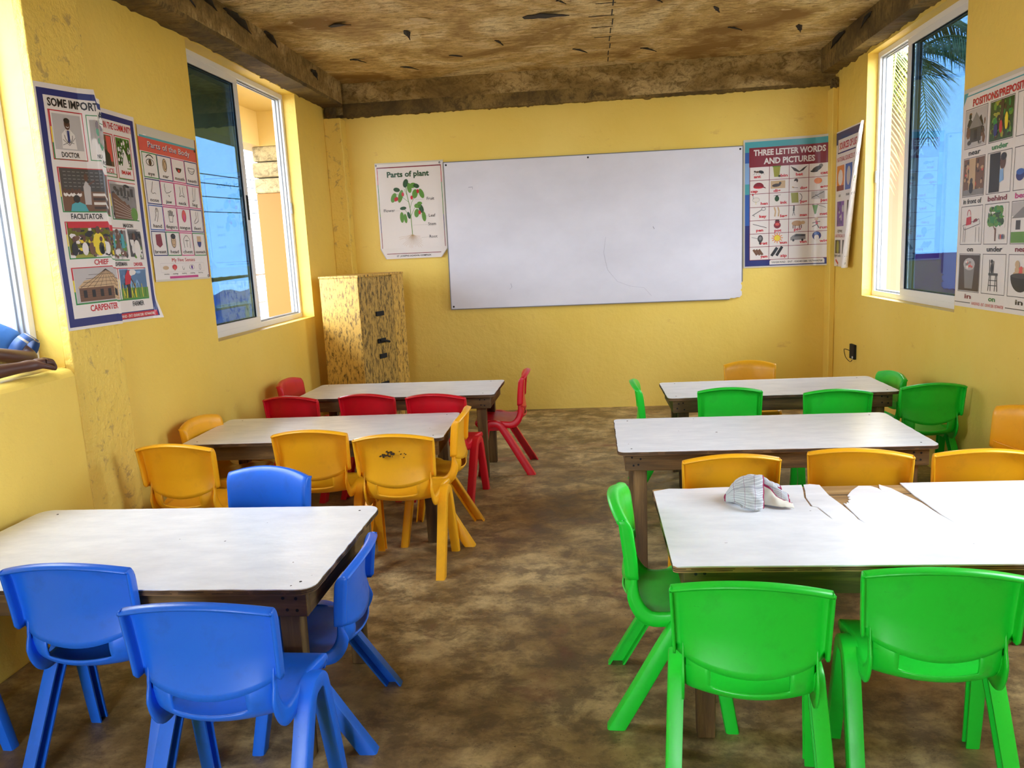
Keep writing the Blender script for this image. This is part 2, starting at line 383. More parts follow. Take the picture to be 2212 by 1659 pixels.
# ------------------------------------------------------------ small-flat-graphics builder (posters)
class Sheet:
    """layers of flat shapes in (u,v) metres that are afterwards bent by one mapping function"""
    def __init__(s, step=.03): s.V = []; s.Fc = []; s.mats = []; s.step = step
    def mi(s, m):
        if m not in s.mats: s.mats.append(m)
        return s.mats.index(m)
    def face(s, pts, m, h):
        i = len(s.V); s.V += [(u, v, h) for u, v in pts]; s.Fc.append((list(range(i, i + len(pts))), s.mi(m)))
    def rect(s, u0, v0, u1, v1, m, h=1, step=None): s.face([(u0, v0), (u1, v0), (u1, v1), (u0, v1)], m, h)
    def outline(s, u0, v0, u1, v1, t, m, h=2):
        s.rect(u0, v0, u1, v0 + t, m, h); s.rect(u0, v1 - t, u1, v1, m, h); s.rect(u0, v0 + t, u0 + t, v1 - t, m, h); s.rect(u1 - t, v0 + t, u1, v1 - t, m, h)
    def poly(s, pts, m, h=3): s.face(pts, m, h)
    def ell(s, cu, cv, ru, rv, m, h=3, rot=0, n=14, a0=0, a1=2 * math.pi):
        P = []
        for k in range(n):
            a = a0 + (a1 - a0) * k / (n if a1 - a0 > 6.2 else n - 1); x, y = ru * math.cos(a), rv * math.sin(a)
            P.append((cu + x * math.cos(rot) - y * math.sin(rot), cv + x * math.sin(rot) + y * math.cos(rot)))
        s.face(P, m, h)
    def line(s, pts, t, m, h=4):
        for (a, b), (c, d) in zip(pts, pts[1:]):
            L = math.hypot(c - a, d - b) or 1e-6; n = 1; x, y = -(d - b) / L * t / 2, (c - a) / L * t / 2
            for k in range(n):
                p, q = k / n, (k + 1) / n; A = (a + (c - a) * p, b + (d - b) * p); B = (a + (c - a) * q, b + (d - b) * q)
                s.face([(A[0] + x, A[1] + y), (A[0] - x, A[1] - y), (B[0] - x, B[1] - y), (B[0] + x, B[1] + y)], m, h)
    def arc(s, cu, cv, ru, rv, t, m, h=4, a0=0, a1=2 * math.pi, n=14):
        s.line([(cu + ru * math.cos(a0 + (a1 - a0) * k / n), cv + rv * math.sin(a0 + (a1 - a0) * k / n)) for k in range(n + 1)], t, m, h)
    def text(s, t, cu, cv, cap, m, width=None, h=5, bold=.02, align='C', rot=0, res=2):
        cu_d = bpy.data.curves.new('t', 'FONT'); cu_d.body = t; cu_d.offset = bold; cu_d.resolution_u = res; cu_d.fill_mode = 'FRONT'
        o = bpy.data.objects.new('t', cu_d); COL.objects.link(o); bpy.context.view_layer.update()
        me = bpy.data.meshes.new_from_object(o.evaluated_get(bpy.context.evaluated_depsgraph_get()))
        if len(me.vertices):
            xs = [v.co.x for v in me.vertices]; x0, x1 = min(xs), max(xs); ky = cap / .70; kx = width / (x1 - x0) if width else ky
            off = {'C': -(x0 + x1) / 2, 'L': -x0, 'R': -x1}[align]; i = len(s.V); c_, s_ = math.cos(rot), math.sin(rot)
            for v in me.vertices:
                x, y = (v.co.x + off) * kx, v.co.y * ky; s.V.append((cu + x * c_ - y * s_, cv + x * s_ + y * c_, h))
            mi = s.mi(m)
            for p in me.polygons: s.Fc.append(([i + k for k in p.vertices], mi))
        bpy.data.objects.remove(o); bpy.data.curves.remove(cu_d); bpy.data.meshes.remove(me)
    def photo(s, u0, v0, u1, v1, base, pal, n=26, seed=0, big=.16, h=2):
        """printed photograph: base rect and a scatter of coloured patches kept inside it"""
        s.rect(u0, v0, u1, v1, base, h); rd = random.Random(seed); Wd, Hd = u1 - u0, v1 - v0
        for k in range(n):
            ru = Wd * rd.uniform(.03, big); rv = Hd * rd.uniform(.03, big)
            cu = rd.uniform(u0 + ru, u1 - ru); cv = rd.uniform(v0 + rv, v1 - rv)
            s.ell(cu, cv, ru, rv, rd.choice(pal), h + .5 + k * .02, rd.uniform(-.2, .2), rd.choice([5, 6, 7]))
    def build(s, name, fn, lab, lh=.0003, du=None, dv=.03):
        """cut every layer along one common grid, then bend, so that the layers never cross"""
        me = bpy.data.meshes.new(name); me.from_pydata([(u, v, h * .01) for u, v, h in s.V], [], [f for f, _ in s.Fc])
        for p, (_, k) in zip(me.polygons, s.Fc): p.material_index = k
        bm = bmesh.new(); bm.from_mesh(me); du = min(du or s.step, .02)
        for ax, st, mx in ((0, du, max(v[0] for v in s.V)), (1, dv, max(v[1] for v in s.V))):
            k = st
            while k < mx:
                no = Vector((1, 0, 0)) if ax == 0 else Vector((0, 1, 0))
                bmesh.ops.bisect_plane(bm, geom=bm.verts[:] + bm.edges[:] + bm.faces[:], plane_co=no * k, plane_no=no, dist=1e-6); k += st
        for v in bm.verts: v.co = fn(v.co.x, v.co.y, v.co.z * 100 * lh)
        bm.to_mesh(me); bm.free()
        for mm in s.mats: me.materials.append(mm)
        o = bpy.data.objects.new(name, me); COL.objects.link(o); return tag(o, *lab)
def ink(name, r, g, b, rough=.28): return flat('ink_' + name, rgb(r, g, b), rough)
I = dict(white=ink('white', 226, 218, 212), cream=ink('cream', 222, 212, 202), navy=ink('navy', 24, 38, 110), blue=ink('blue', 40, 90, 170), black=ink('black', 24, 22, 24),
         red=ink('red', 196, 24, 40), maroon=ink('maroon', 128, 24, 40), green=ink('green', 30, 130, 62), dgreen=ink('dark_green', 34, 72, 30), lgreen=ink('leaf_green', 92, 140, 44),
         yellow=ink('yellow', 232, 206, 40), olive=ink('olive', 150, 150, 50), orange=ink('orange', 226, 130, 50), pink=ink('pink', 206, 70, 130), magenta=ink('magenta', 190, 40, 120),
         grey=ink('grey', 128, 124, 122), lgrey=ink('light_grey', 184, 178, 176), dgrey=ink('dark_grey', 62, 58, 56), brown=ink('brown', 110, 74, 50), dbrown=ink('dark_brown', 60, 40, 28),
         skin=ink('skin', 92, 58, 42), tan=ink('tan', 196, 164, 124), teal=ink('teal', 70, 160, 170), purple=ink('purple', 110, 60, 150), sky=ink('sky', 130, 170, 215), salmon=ink('salmon', 214, 84, 74),
         paper=ink('paper_back', 205, 198, 182), maroonl=ink('plaster', 190, 150, 110))
G = I
MONO = [I['dgrey'], I['black'], I['grey'], I['lgrey'], I['brown']]

def backing(s, wd, ht, m=None, step=None):
    s.rect(0, 0, wd, ht, m or I['white'], 0, step)
rndp = random.Random(5)
def wob(u, v, k=.0025, a=9, b=7): return k * (math.sin(u * a + 1.3) * math.cos(v * b) + .3 * math.sin(u * 21 + v * 15))

# ---- poster: important people in the community (left wall, over the pier)
def poster_community():
    s = Sheet(.01); Wd, Ht = .80, .96; backing(s, Wd, Ht)
    s.rect(.012, .012, Wd - .012, Ht - .02, I['navy'], 1); s.rect(.045, .045, Wd - .04, Ht - .045, I['white'], 2)
    nb = len(s.V)
    s.text('SOME IMPORTANT', .065, .865, .034, I['black'], .385, align='L', bold=.03)
    s.text('PEOPLE IN THE COMMUNITY', .455, .865, .032, I['red'], .305, align='L', bold=.02)
    def tri(u0, v0, u1, v1):      # red / yellow / green frame
        H = v1 - v0
        for k, c in enumerate(('green', 'yellow', 'red')):
            s.rect(u0 - .010, v0 + H * k / 3, u0 - .003, v0 + H * (k + 1) / 3, I[c], 3)
        s.rect(u0 - .010, v1, u1 + .004, v1 + .004, I['red'], 3); s.rect(u0 - .010, v0 - .005, u1 + .004, v0, I['green'], 3)
    def person(u, v, H, coat, skin=None, hat=None, h=6):
        skin = skin or I['skin']
        s.poly([(u - .30 * H, v), (u + .30 * H, v), (u + .27 * H, v + .42 * H), (u + .1 * H, v + .56 * H), (u - .1 * H, v + .56 * H), (u - .27 * H, v + .42 * H)], coat, h)
        s.ell(u, v + .72 * H, .12 * H, .17 * H, skin, h + .5, n=16); s.ell(u, v + .82 * H, .125 * H, .08 * H, hat or I['black'], h + .6, n=12)
    # doctor
    s.outline(.06, .635, .27, .85, .004, I['red'], 3); tri(.075, .64, .262, .845)
    s.rect(.08, .68, .255, .835, I['lgrey'], 4)
    person(.165, .685, .15, I['white'])
    s.poly([(.15, .765), (.18, .765), (.165, .70)], I['lgrey'], 7); s.poly([(.160, .765), (.170, .765), (.173, .72), (.165, .705), (.157, .72)], I['navy'], 8)
    s.arc(.165, .745, .024, .032, .003, I['dgrey'], 8, math.pi, 2 * math.pi); s.line([(.128, .725), (.165, .70), (.205, .735)], .003, I['grey'], 8); s.line([(.195, .71), (.165, .715), (.125, .70)], .003, I['grey'], 8)
    for du in (-.007, .007): s.arc(.165 + du, .797, .006, .005, .0012, I['black'], 8); 
    s.arc(.165, .783, .008, .005, .003, I['white'], 8, math.pi, 2 * math.pi, 6); s.text('DOCTOR', .165, .648, .022, I['black'], .11)
    # nurse, police, imam
    s.outline(.285, .64, .43, .845, .004, I['green'], 3); s.photo(.295, .69, .42, .835, I['cream'], [I['lgreen'], I['white'], I['green'], I['skin']], 10, 2); s.text('NURSE', .36, .652, .018, I['black'], .07)
    s.outline(.45, .62, .60, .84, .005, I['red'], 3); s.outline(.455, .62, .595, .64, .004, I['green'], 4); s.rect(.465, .675, .585, .83, I['brown'], 4); s.rect(.545, .70, .58, .825, I['salmon'], 4.5); person(.522, .677, .14, I['black'])
    s.text('POLICE', .525, .642, .022, I['red'], .10)
    s.outline(.61, .62, .74, .84, .005, I['red'], 3); s.line([(.61, .62), (.74, .62)], .006, I['green']); s.photo(.62, .675, .73, .83, I['lgreen'], [I['white'], I['white'], I['lgrey'], I['dgreen'], I['black']], 60, 4, .09)
    s.poly([(.65, .68), (.71, .68), (.695, .74), (.68, .77), (.665, .74)], I['white'], 6); s.text('IMAM', .675, .645, .020, I['red'], .075)
    # facilitator, pastor, mason
    tri(.08, .41, .375, .60); s.rect(.08, .41, .375, .60, I['brown'], 3.5); s.rect(.085, .50, .36, .60, I['dgrey'], 4)
    for k in range(5):
        for q in range(9): s.line([(.10 + q * .028, .585 - k * .016), (.118 + q * .028, .585 - k * .016)], .003, I['grey'], 5)
    s.poly([(.215, .44), (.255, .44), (.262, .52), (.235, .55), (.215, .52)], I['lgrey'], 6); s.ell(.238, .562, .013, .018, I['skin'], 6.5); s.line([(.25, .53), (.29, .55)], .008, I['skin'], 6)
    for k in range(4): s.rect(.27, .42 + k * .02, .365, .432 + k * .02, I['cream'] if k % 2 else I['dbrown'], 5)
    s.poly([(.12, .41), (.23, .41), (.215, .44), (.17, .455), (.13, .44)], I['teal'], 6); s.ell(.165, .465, .02, .018, I['black'], 6.5)
    for k in range(5): s.ell(.10 + k * .022, .50 - .004 * (k % 2), .010, .012, I['skin'], 5.5); s.ell(.10 + k * .022, .485, .012, .010, I['white'], 5.3)
    s.text('FACILITATOR', .215, .375, .024, I['black'], .20)
    s.photo(.385, .405, .50, .60, I['cream'], [I['brown'], I['olive'], I['dgrey']], 18, 7, .2); s.ell(.44, .48, .035, .09, I['dgrey'], 5); s.text('PASTOR', .45, .372, .018, I['red'], .075)
    tri(.52, .41, .735, .60); s.photo(.52, .41, .735, .60, I['lgrey'], MONO, 24, 9, .12); s.poly([(.53, .41), (.72, .41), (.72, .44), (.55, .54), (.53, .54)], I['brown'], 6)
    for k in range(6): s.line([(.535, .425 + k * .018), (.68, .415 + k * .009)], .0015, I['cream'], 7)
    for k in range(5): s.rect(.57 + k * .03, .53, .59 + k * .03, .56 + .012 * (k % 3), I['dgrey'], 6)
    s.ell(.70, .44, .03, .035, I['lgreen'], 7); s.text('MASON', .63, .368, .020, I['black'], .085)
    # chief, fisherman, driver
    tri(.08, .20, .425, .36); s.photo(.08, .20, .425, .36, I['olive'], [I['dgrey'], I['yellow'], I['brown'], I['white'], I['black'], I['skin']], 80, 11, .08)
    s.poly([(.085, .335), (.42, .335), (.42, .36), (.085, .36)], I['red'], 6); s.ell(.27, .26, .04, .055, I['yellow'], 6); s.ell(.27, .325, .015, .018, I['skin'], 7)
    for k in range(6): s.ell(.11 + k * .055 + .01 * (k % 2), .24, .020, .030, [I['black'], I['white'], I['brown']][k % 3], 6); s.ell(.11 + k * .055 + .01 * (k % 2), .283, .010, .012, I['skin'], 6.5)
    s.text('CHIEF', .27, .165, .024, I['red'], .10)
    tri(.445, .20, .60, .36); s.photo(.445, .20, .60, .36, I['lgrey'], [I['lgreen'], I['brown'], I['teal'], I['white'], I['dgrey']], 50, 13, .12)
    for k, c in enumerate(('teal', 'brown', 'teal')): s.poly([(.47 + k * .04, .26), (.50 + k * .04, .26), (.495 + k * .04, .33), (.475 + k * .04, .335)], I[c], 6); s.ell(.485 + k * .04, .342, .009, .012, I['skin'], 6)
    s.text('FISHERMAN', .52, .168, .020, I['black'], .11)
    s.photo(.615, .20, .735, .36, I['grey'], [I['black'], I['white'], I['lgreen'], I['dgrey']], 26, 14, .2); s.ell(.685, .255, .028, .05, I['white'], 6); s.ell(.665, .32, .014, .02, I['skin'], 7); s.text('DRIVER', .675, .166, .018, I['red'], .08)
    # carpenter, farmer
    tri(.08, .07 + .02, .455, .15 + .005) if False else None
    for k, c in enumerate(('green', 'yellow', 'red')): pass
    return s, nb
s, nb = poster_community()
# lowest row needs its own height: rescale what is above into the upper 84 %
K0 = .11
s.V = [(u, (v if i < nb else K0 + v * (1 - K0 / .96)), h) for i, (u, v, h) in enumerate(s.V)]
def low_row(s):
    u0, u1, v0, v1 = .08, .47, .105, .245
    H = v1 - v0
    for k, c in enumerate(('green', 'yellow', 'red')): s.rect(u0 - .012, v0 + H * k / 3, u0 - .003, v0 + H * (k + 1) / 3, I[c], 3); s.rect(.485, v0 + H * k / 3, .490, v0 + H * (k + 1) / 3, I[c], 3)
    s.rect(u0 - .012, v1, .735, v1 + .004, I['red'], 3); s.rect(u0 - .012, v0 - .006, .735, v0, I['green'], 3)
    s.rect(u0, v0, u1, v1, I['lgrey'], 3.5)
    s.poly([(.09, .165), (.14, .195), (.19, .20), (.29, .238), (.36, .205), (.465, .165)], I['tan'], 5)
    for k in range(9): s.line([(.29, .237), (.11 + k * .043, .166)], .0018, I['dbrown'], 6)
    for k in range(4): s.line([(.11 + k * .02, .172 + k * .015), (.45 - k * .035, .172 + k * .015)], .0015, I['dbrown'], 6)
    s.poly([(.10, .11), (.46, .11), (.46, .165), (.10, .165)], I['brown'], 4.5)
    s.poly([(.34, .11), (.46, .11), (.46, .168), (.40, .18), (.34, .165)], I['tan'], 5)
    for k in range(6): s.rect(.125 + k * .055, .125, .147 + k * .055, .155, I['black'], 6)
    for k in range(5): s.line([(.10, .116 + k * .010), (.46, .116 + k * .010)], .0008, I['dgrey'], 5.5)
    s.text('CARPENTER', .255, .068, .025, I['red'], .20)
    s.photo(.50, .105, .735, .245, I['sky'], [I['sky'], I['white']], 6, 21, .2); s.rect(.50, .105, .735, .155, I['lgreen'], 4.8)
    rd = random.Random(8)
    for k in range(26): u = rd.uniform(.51, .725); s.line([(u, .11), (u + rd.uniform(-.01, .01), .13 + rd.uniform(.01, .05))], .004, rd.choice([I['dgreen'], I['lgreen'], I['yellow']]), 6)
    s.poly([(.555, .11), (.575, .11), (.578, .175), (.55, .175)], I['black'], 7); s.poly([(.535, .17), (.58, .175), (.60, .225), (.57, .24), (.54, .21)], I['red'], 7.5); s.ell(.595, .225, .014, .014, I['white'], 8); s.line([(.59, .20), (.62, .16), (.60, .13)], .006, I['skin'], 8)
    s.text('FARMER', .63, .070, .022, I['black'], .10)
    s.rect(.40, .014, .78, .040, I['red'], 3); s.text('VANSKWAD - ENT: 0243401288 / 0574444708', .59, .020, .013, I['white'], .34, h=5)
low_row(s)
def map_comm(u, v, h):
    A = max(0, min(1, (v - .25) / .6)) ** 1.2
    Y = lerp_tab(u, [(0, 2.975), (.32, 3.30), (.38, 3.345), (.405, 3.35 + .01 * (1 - A)), (.44, 3.365 + .015 * (1 - A)), (.80, 3.715)])
    X = lerp_tab(u, [(0, -2.079), (.26, -2.074), (.33, -2.075 + .020 * A), (.38, -2.072 + .026 * A), (.405, -2.105 + .008 * A), (.44, -2.115), (.80, -2.115)])
    zt = 1.155 + v + (.035 * u / .36 * v if u < .36 else -.012 * v * min(1, (u - .36) / .06)) - .012 * u
    return (X + h + wob(u, v, .0012) + (.03 * max(0, (u - .74) / .06) ** 2 * max(0, 1 - v / .10) if v < .1 else 0), Y, zt)
p_comm = s.build('wall_poster', map_comm, ('navy-bordered poster of community workers with a doctor, wrapped round the left pier', 'poster', 'posters on the classroom walls'))

# ---- poster: parts of the body
def poster_body():
    s = Sheet(.04); Wd, Ht = .58, .75; backing(s, Wd, Ht); s.rect(0, Ht - .045, Wd, Ht, I['paper'], .5)
    s.rect(.01, Ht - .055, Wd - .01, Ht - .045, I['teal'], 1); s.rect(.0, .63, Wd - .01, .695, I['salmon'], 1); s.text('Parts of the Body', .29, .652, .028, I['navy'], .42); s.text('Parts of the Body', .287, .654, .028, I['white'], .42, h=6, bold=0)
    names = [['eye', 'ear', 'mouth', 'teeth'], ['nose', 'jaw', 'neck', 'leg'], ['hand', 'fingers', 'tongue', 'feet'], ['breast', 'head', 'chest', 'stomach']]
    cols = [['green', 'navy', 'pink', 'navy'], ['navy', 'magenta', 'pink', 'magenta'], ['blue', 'magenta', 'magenta', 'navy'], ['navy', 'green', 'pink', 'green']]
    cw, ch = .137, .122; dk = I['dgrey']
    for r in range(4):
        for c in range(4):
            u, v = .012 + c * (cw + .002), .505 - r * (ch + .004); s.outline(u, v, u + cw, v + ch, .005, I[cols[r][c]], 2)
            s.text(names[r][c], u + cw / 2, v + .013, .017, dk, min(cw * .8, .02 * len(names[r][c])), bold=.01)
            cx, cy = u + cw / 2, v + .075; L = lambda P, t=.0025, m=dk: s.line([(cx + a, cy + b) for a, b in P], t, m)
            n = names[r][c]
            if n == 'eye': s.arc(cx, cy, .035, .016, .003, dk); s.ell(cx, cy, .014, .015, I['dbrown'], 4); s.arc(cx, cy + .005, .04, .03, .005, I['black'], 4, .6, 2.6)
            elif n == 'ear': s.arc(cx, cy, .02, .032, .003, dk); s.arc(cx + .003, cy, .011, .02, .003, dk); s.ell(cx, cy, .018, .03, I['tan'], 3)
            elif n == 'mouth': s.ell(cx, cy, .03, .024, I['black'], 3, a0=math.pi, a1=2 * math.pi); s.ell(cx, cy - .014, .012, .008, I['red'], 4)
            elif n == 'teeth': s.arc(cx, cy + .012, .036, .03, .003, dk, 4, math.pi, 2 * math.pi); s.arc(cx, cy + .012, .036, .018, .002, dk, 4, math.pi, 2 * math.pi); L([(-.036, .012), (.036, .012)])
            elif n == 'nose': L([(0, .035), (-.012, .0), (-.022, -.014), (-.01, -.024), (.01, -.018), (.02, -.024)])
            elif n == 'jaw': L([(-.025, .035), (-.03, .02), (-.022, .012), (-.028, 0), (-.015, -.012), (.02, -.006), (.035, .002)]); L([(.0, -.02), (.014, -.03), (.01, -.02)])
            elif n == 'neck': L([(-.018, .03), (-.012, .005), (-.026, -.022)]); L([(.018, .03), (.012, .005), (.026, -.022)]); L([(-.026, -.022), (0, -.014), (.026, -.022)])
            elif n == 'leg': L([(-.004, .036), (-.016, 0), (-.012, -.03), (-.026, -.036)]); L([(.022, .036), (.012, 0), (.004, -.03), (-.02, -.038)])
            elif n == 'hand': L([(-.02, -.03), (-.004, 0), (-.006, .02), (.004, .035)]); L([(.0, -.034), (.016, -.004), (.022, .02), (.012, .034)]); L([(.004, .034), (.006, .014)]); L([(.012, .034), (.013, .015)])
            elif n == 'fingers':
                for k in range(4): L([(-.018 + k * .011, 0), (-.022 + k * .014, .03 - .004 * abs(k - 1.5)), (-.014 + k * .013, .03 - .004 * abs(k - 1.5)), (-.010 + k * .011, 0)])
                L([(-.018, 0), (-.014, -.03), (.016, -.03), (.022, -.006), (.036, .008), (.024, .0)]); 
            elif n == 'tongue': s.ell(cx, cy + .006, .020, .03, I['salmon'], 3); s.arc(cx, cy + .006, .020, .03, .004, I['red']); s.ell(cx, cy - .006, .010, .022, I['pink'], 4)
            elif n == 'feet': L([(-.006, .036), (-.004, 0), (-.03, -.02), (-.028, -.03), (.0, -.022), (.02, -.012), (.016, .01), (.02, .034)])
            elif n == 'breast': s.poly([(cx - .03, cy + .03), (cx + .02, cy + .034), (cx + .028, cy - .02), (cx + .0, cy - .034), (cx - .03, cy - .02)], I['maroon'], 3)
            elif n == 'head': s.ell(cx, cy - .002, .022, .032, I['tan'], 3); s.ell(cx, cy + .024, .024, .014, I['black'], 4); s.arc(cx, cy - .002, .022, .032, .003, dk, 5); L([(-.012, .002), (-.004, .002)]); L([(.004, .002), (.012, .002)]); L([(-.006, -.018), (.006, -.018)])
            elif n == 'chest': L([(-.03, -.034), (-.034, .01), (-.01, .03), (.01, .03), (.034, .01), (.03, -.034)]); L([(0, .01), (0, -.03)]); L([(-.02, .004), (.02, .004)])
            elif n == 'stomach': s.rect(cx - .022, cy, cx + .022, cy + .03, I['tan'], 3); s.ell(cx, cy, .022, .03, I['navy'], 4, a0=math.pi, a1=2 * math.pi)
    s.text('My Five Senses', .30, .098, .018, I['red'], .24, bold=0)
    s.outline(.06, .045, .52, .09, .001, I['lgrey'], 2)
    s.ell(.11, .067, .03, .010, I['tan'], 4); s.ell(.20, .070, .024, .013, I['red'], 4); s.ell(.20, .064, .010, .012, I['salmon'], 5); s.arc(.29, .07, .01, .015, .002, dk, 4, 3, 6); s.ell(.38, .067, .026, .012, I['white'], 4); s.arc(.38, .067, .026, .012, .002, dk); s.ell(.38, .067, .010, .010, I['purple'], 5); s.arc(.47, .067, .01, .015, .002, dk)
    for k, t in enumerate(('touching', 'tasting', 'smelling', 'seeing', 'hearing')): s.text(t, .11 + k * .09, .033, .007, dk, .05, bold=0)
    s.rect(.14, .012, .44, .024, I['magenta'], 2); s.rect(0, 0, Wd, .010, I['paper'], 2)
    s.rect(Wd - .01, .0, Wd, Ht, I['maroon'], 2); s.ell(Wd - .02, .62 + .07, .008, .008, I['black'], 6); s.ell(Wd - .02, .015, .008, .008, I['black'], 6); s.ell(Wd - .02, .015, .004, .004, I['white'], 7)
    return s.build('wall_poster', lambda u, v, h: (XL + .004 + h + abs(wob(u, v, .002)), 3.735 + u * .985, 1.318 + v - .01 * u), ('poster of body parts in a grid under a red band, left of the window', 'poster', 'posters on the classroom walls'))
poster_body()

# ---- poster: parts of plant
def poster_plant():
    s = Sheet(.05); Wd, Ht = .585, .80
    s.poly([(0, .09), (.05, 0), (Wd - .06, 0), (Wd, .08), (Wd, Ht), (0, Ht)], I['white'], 0)
    s.rect(0, Ht - .012, Wd, Ht, I['paper'], .6)
    s.rect(.015, Ht - .045, Wd - .02, Ht - .036, I['maroon'], 2)
    cc = ['maroon', 'navy', 'lgreen', 'green', 'red']
    for k in range(5):
        a, b = .09 + k * (Ht - .045 - .09) / 5, .09 + (k + 1) * (Ht - .045 - .09) / 5
        s.rect(.015, a, .020, b, I[cc[k]], 2); s.rect(Wd - .025, a, Wd - .020, b, I[cc[k]], 2)
    s.rect(.055, .040, Wd - .06, .045, I['maroon'], 2)
    s.text("ST. JOSEPHS SCHOOL COMPLEX", .29, .016, .013, I['black'], .30)
    s.text('Parts of plant', .28, .680, .044, I['dgreen'], .36, bold=.035)
    s.line([(.285, .19), (.283, .30), (.280, .42), (.262, .52), (.255, .60)], .0055, I['lgreen'])
    for P in ([(.28, .42), (.30, .47), (.34, .53)], [(.27, .47), (.21, .52), (.17, .54)], [(.281, .33), (.24, .40), (.21, .43)], [(.281, .35), (.32, .42), (.36, .44)], [(.262, .52), (.24, .58)]): s.line(P, .003, I['lgreen'])
    for k, (u, v, a, b, r) in enumerate([(.255, .625, .022, .036, -.3), (.285, .585, .020, .042, .1), (.315, .605, .030, .022, .2), (.345, .60, .026, .018, -.4), (.33, .535, .024, .038, -.2), (.385, .535, .020, .042, .35), (.175, .575, .028, .018, -.2), (.145, .51, .022, .042, -.4), (.205, .52, .020, .055, -.3),
                                    (.22, .42, .028, .014, .1), (.205, .345, .018, .045, 0), (.235, .335, .014, .040, .1), (.265, .36, .013, .030, .2), (.345, .435, .028, .02, 0), (.335, .375, .022, .036, -.2), (.375, .41, .020, .038, .3), (.395, .345, .018, .042, .1), (.365, .455, .022, .014, 0)]):
        s.ell(u, v, a, b, I['dgreen'] if k % 3 == 0 else I['lgreen'], 6, r); s.line([(u - b * .5 * math.sin(-r), v - b * .5), (u + b * .5 * math.sin(-r), v + b * .5)], .0015, I['green'], 7)
    for u, v in ((.225, .535), (.16, .495), (.30, .505), (.355, .555), (.36, .38), (.172, .50)): s.ell(u, v, .011, .017, I['red'], 8)
    rd = random.Random(2)
    for k in range(22):
        a = math.pi + (k + .5) / 22 * math.pi; r = rd.uniform(.07, .13); s.line([(.285, .20), (.285 + r * .45 * math.cos(a), .19 + r * .5 * math.sin(a)), (.285 + r * math.cos(a) * .95, .19 + r * math.sin(a))], .0014, I['tan'])
    for t, u, v, (a, b) in (('Fruit', .46, .48, (.33, .40)), ('Flower', .10, .395, (.145, .19)), ('Leaf', .465, .34, (.41, .43)), ('Stem', .46, .27, (.295, .425)), ('Root', .465, .165, (.36, .43))):
        s.text(t, u, v, .024, I['dgrey'], bold=.008); s.line([(a, v + .007), (b, v + .007)], .001, I['grey'])
    for u, v in ((.012, Ht - .02), (Wd - .03, Ht - .02)): s.ell(u, v, .008, .008, I['dgrey'], 8); s.ell(u, v, .004, .004, I['lgrey'], 9)
    for a, b in (((.0, .09), (.05, .0)), ((Wd, .08), (Wd - .06, 0))): s.line([a, b], .006, I['lgrey'], 3)
    return s.build('wall_poster', lambda u, v, h: (-1.755 + u + .01 * (v > .7) * 0, YB - .006 - h - abs(wob(u, v, .003)) - (.02 * (1 - v / .1) if v < .1 else 0), 1.355 + v - .004 * u), ('white poster of a plant with its parts named, left of the whiteboard', 'poster', 'posters on the classroom walls'))
poster_plant()

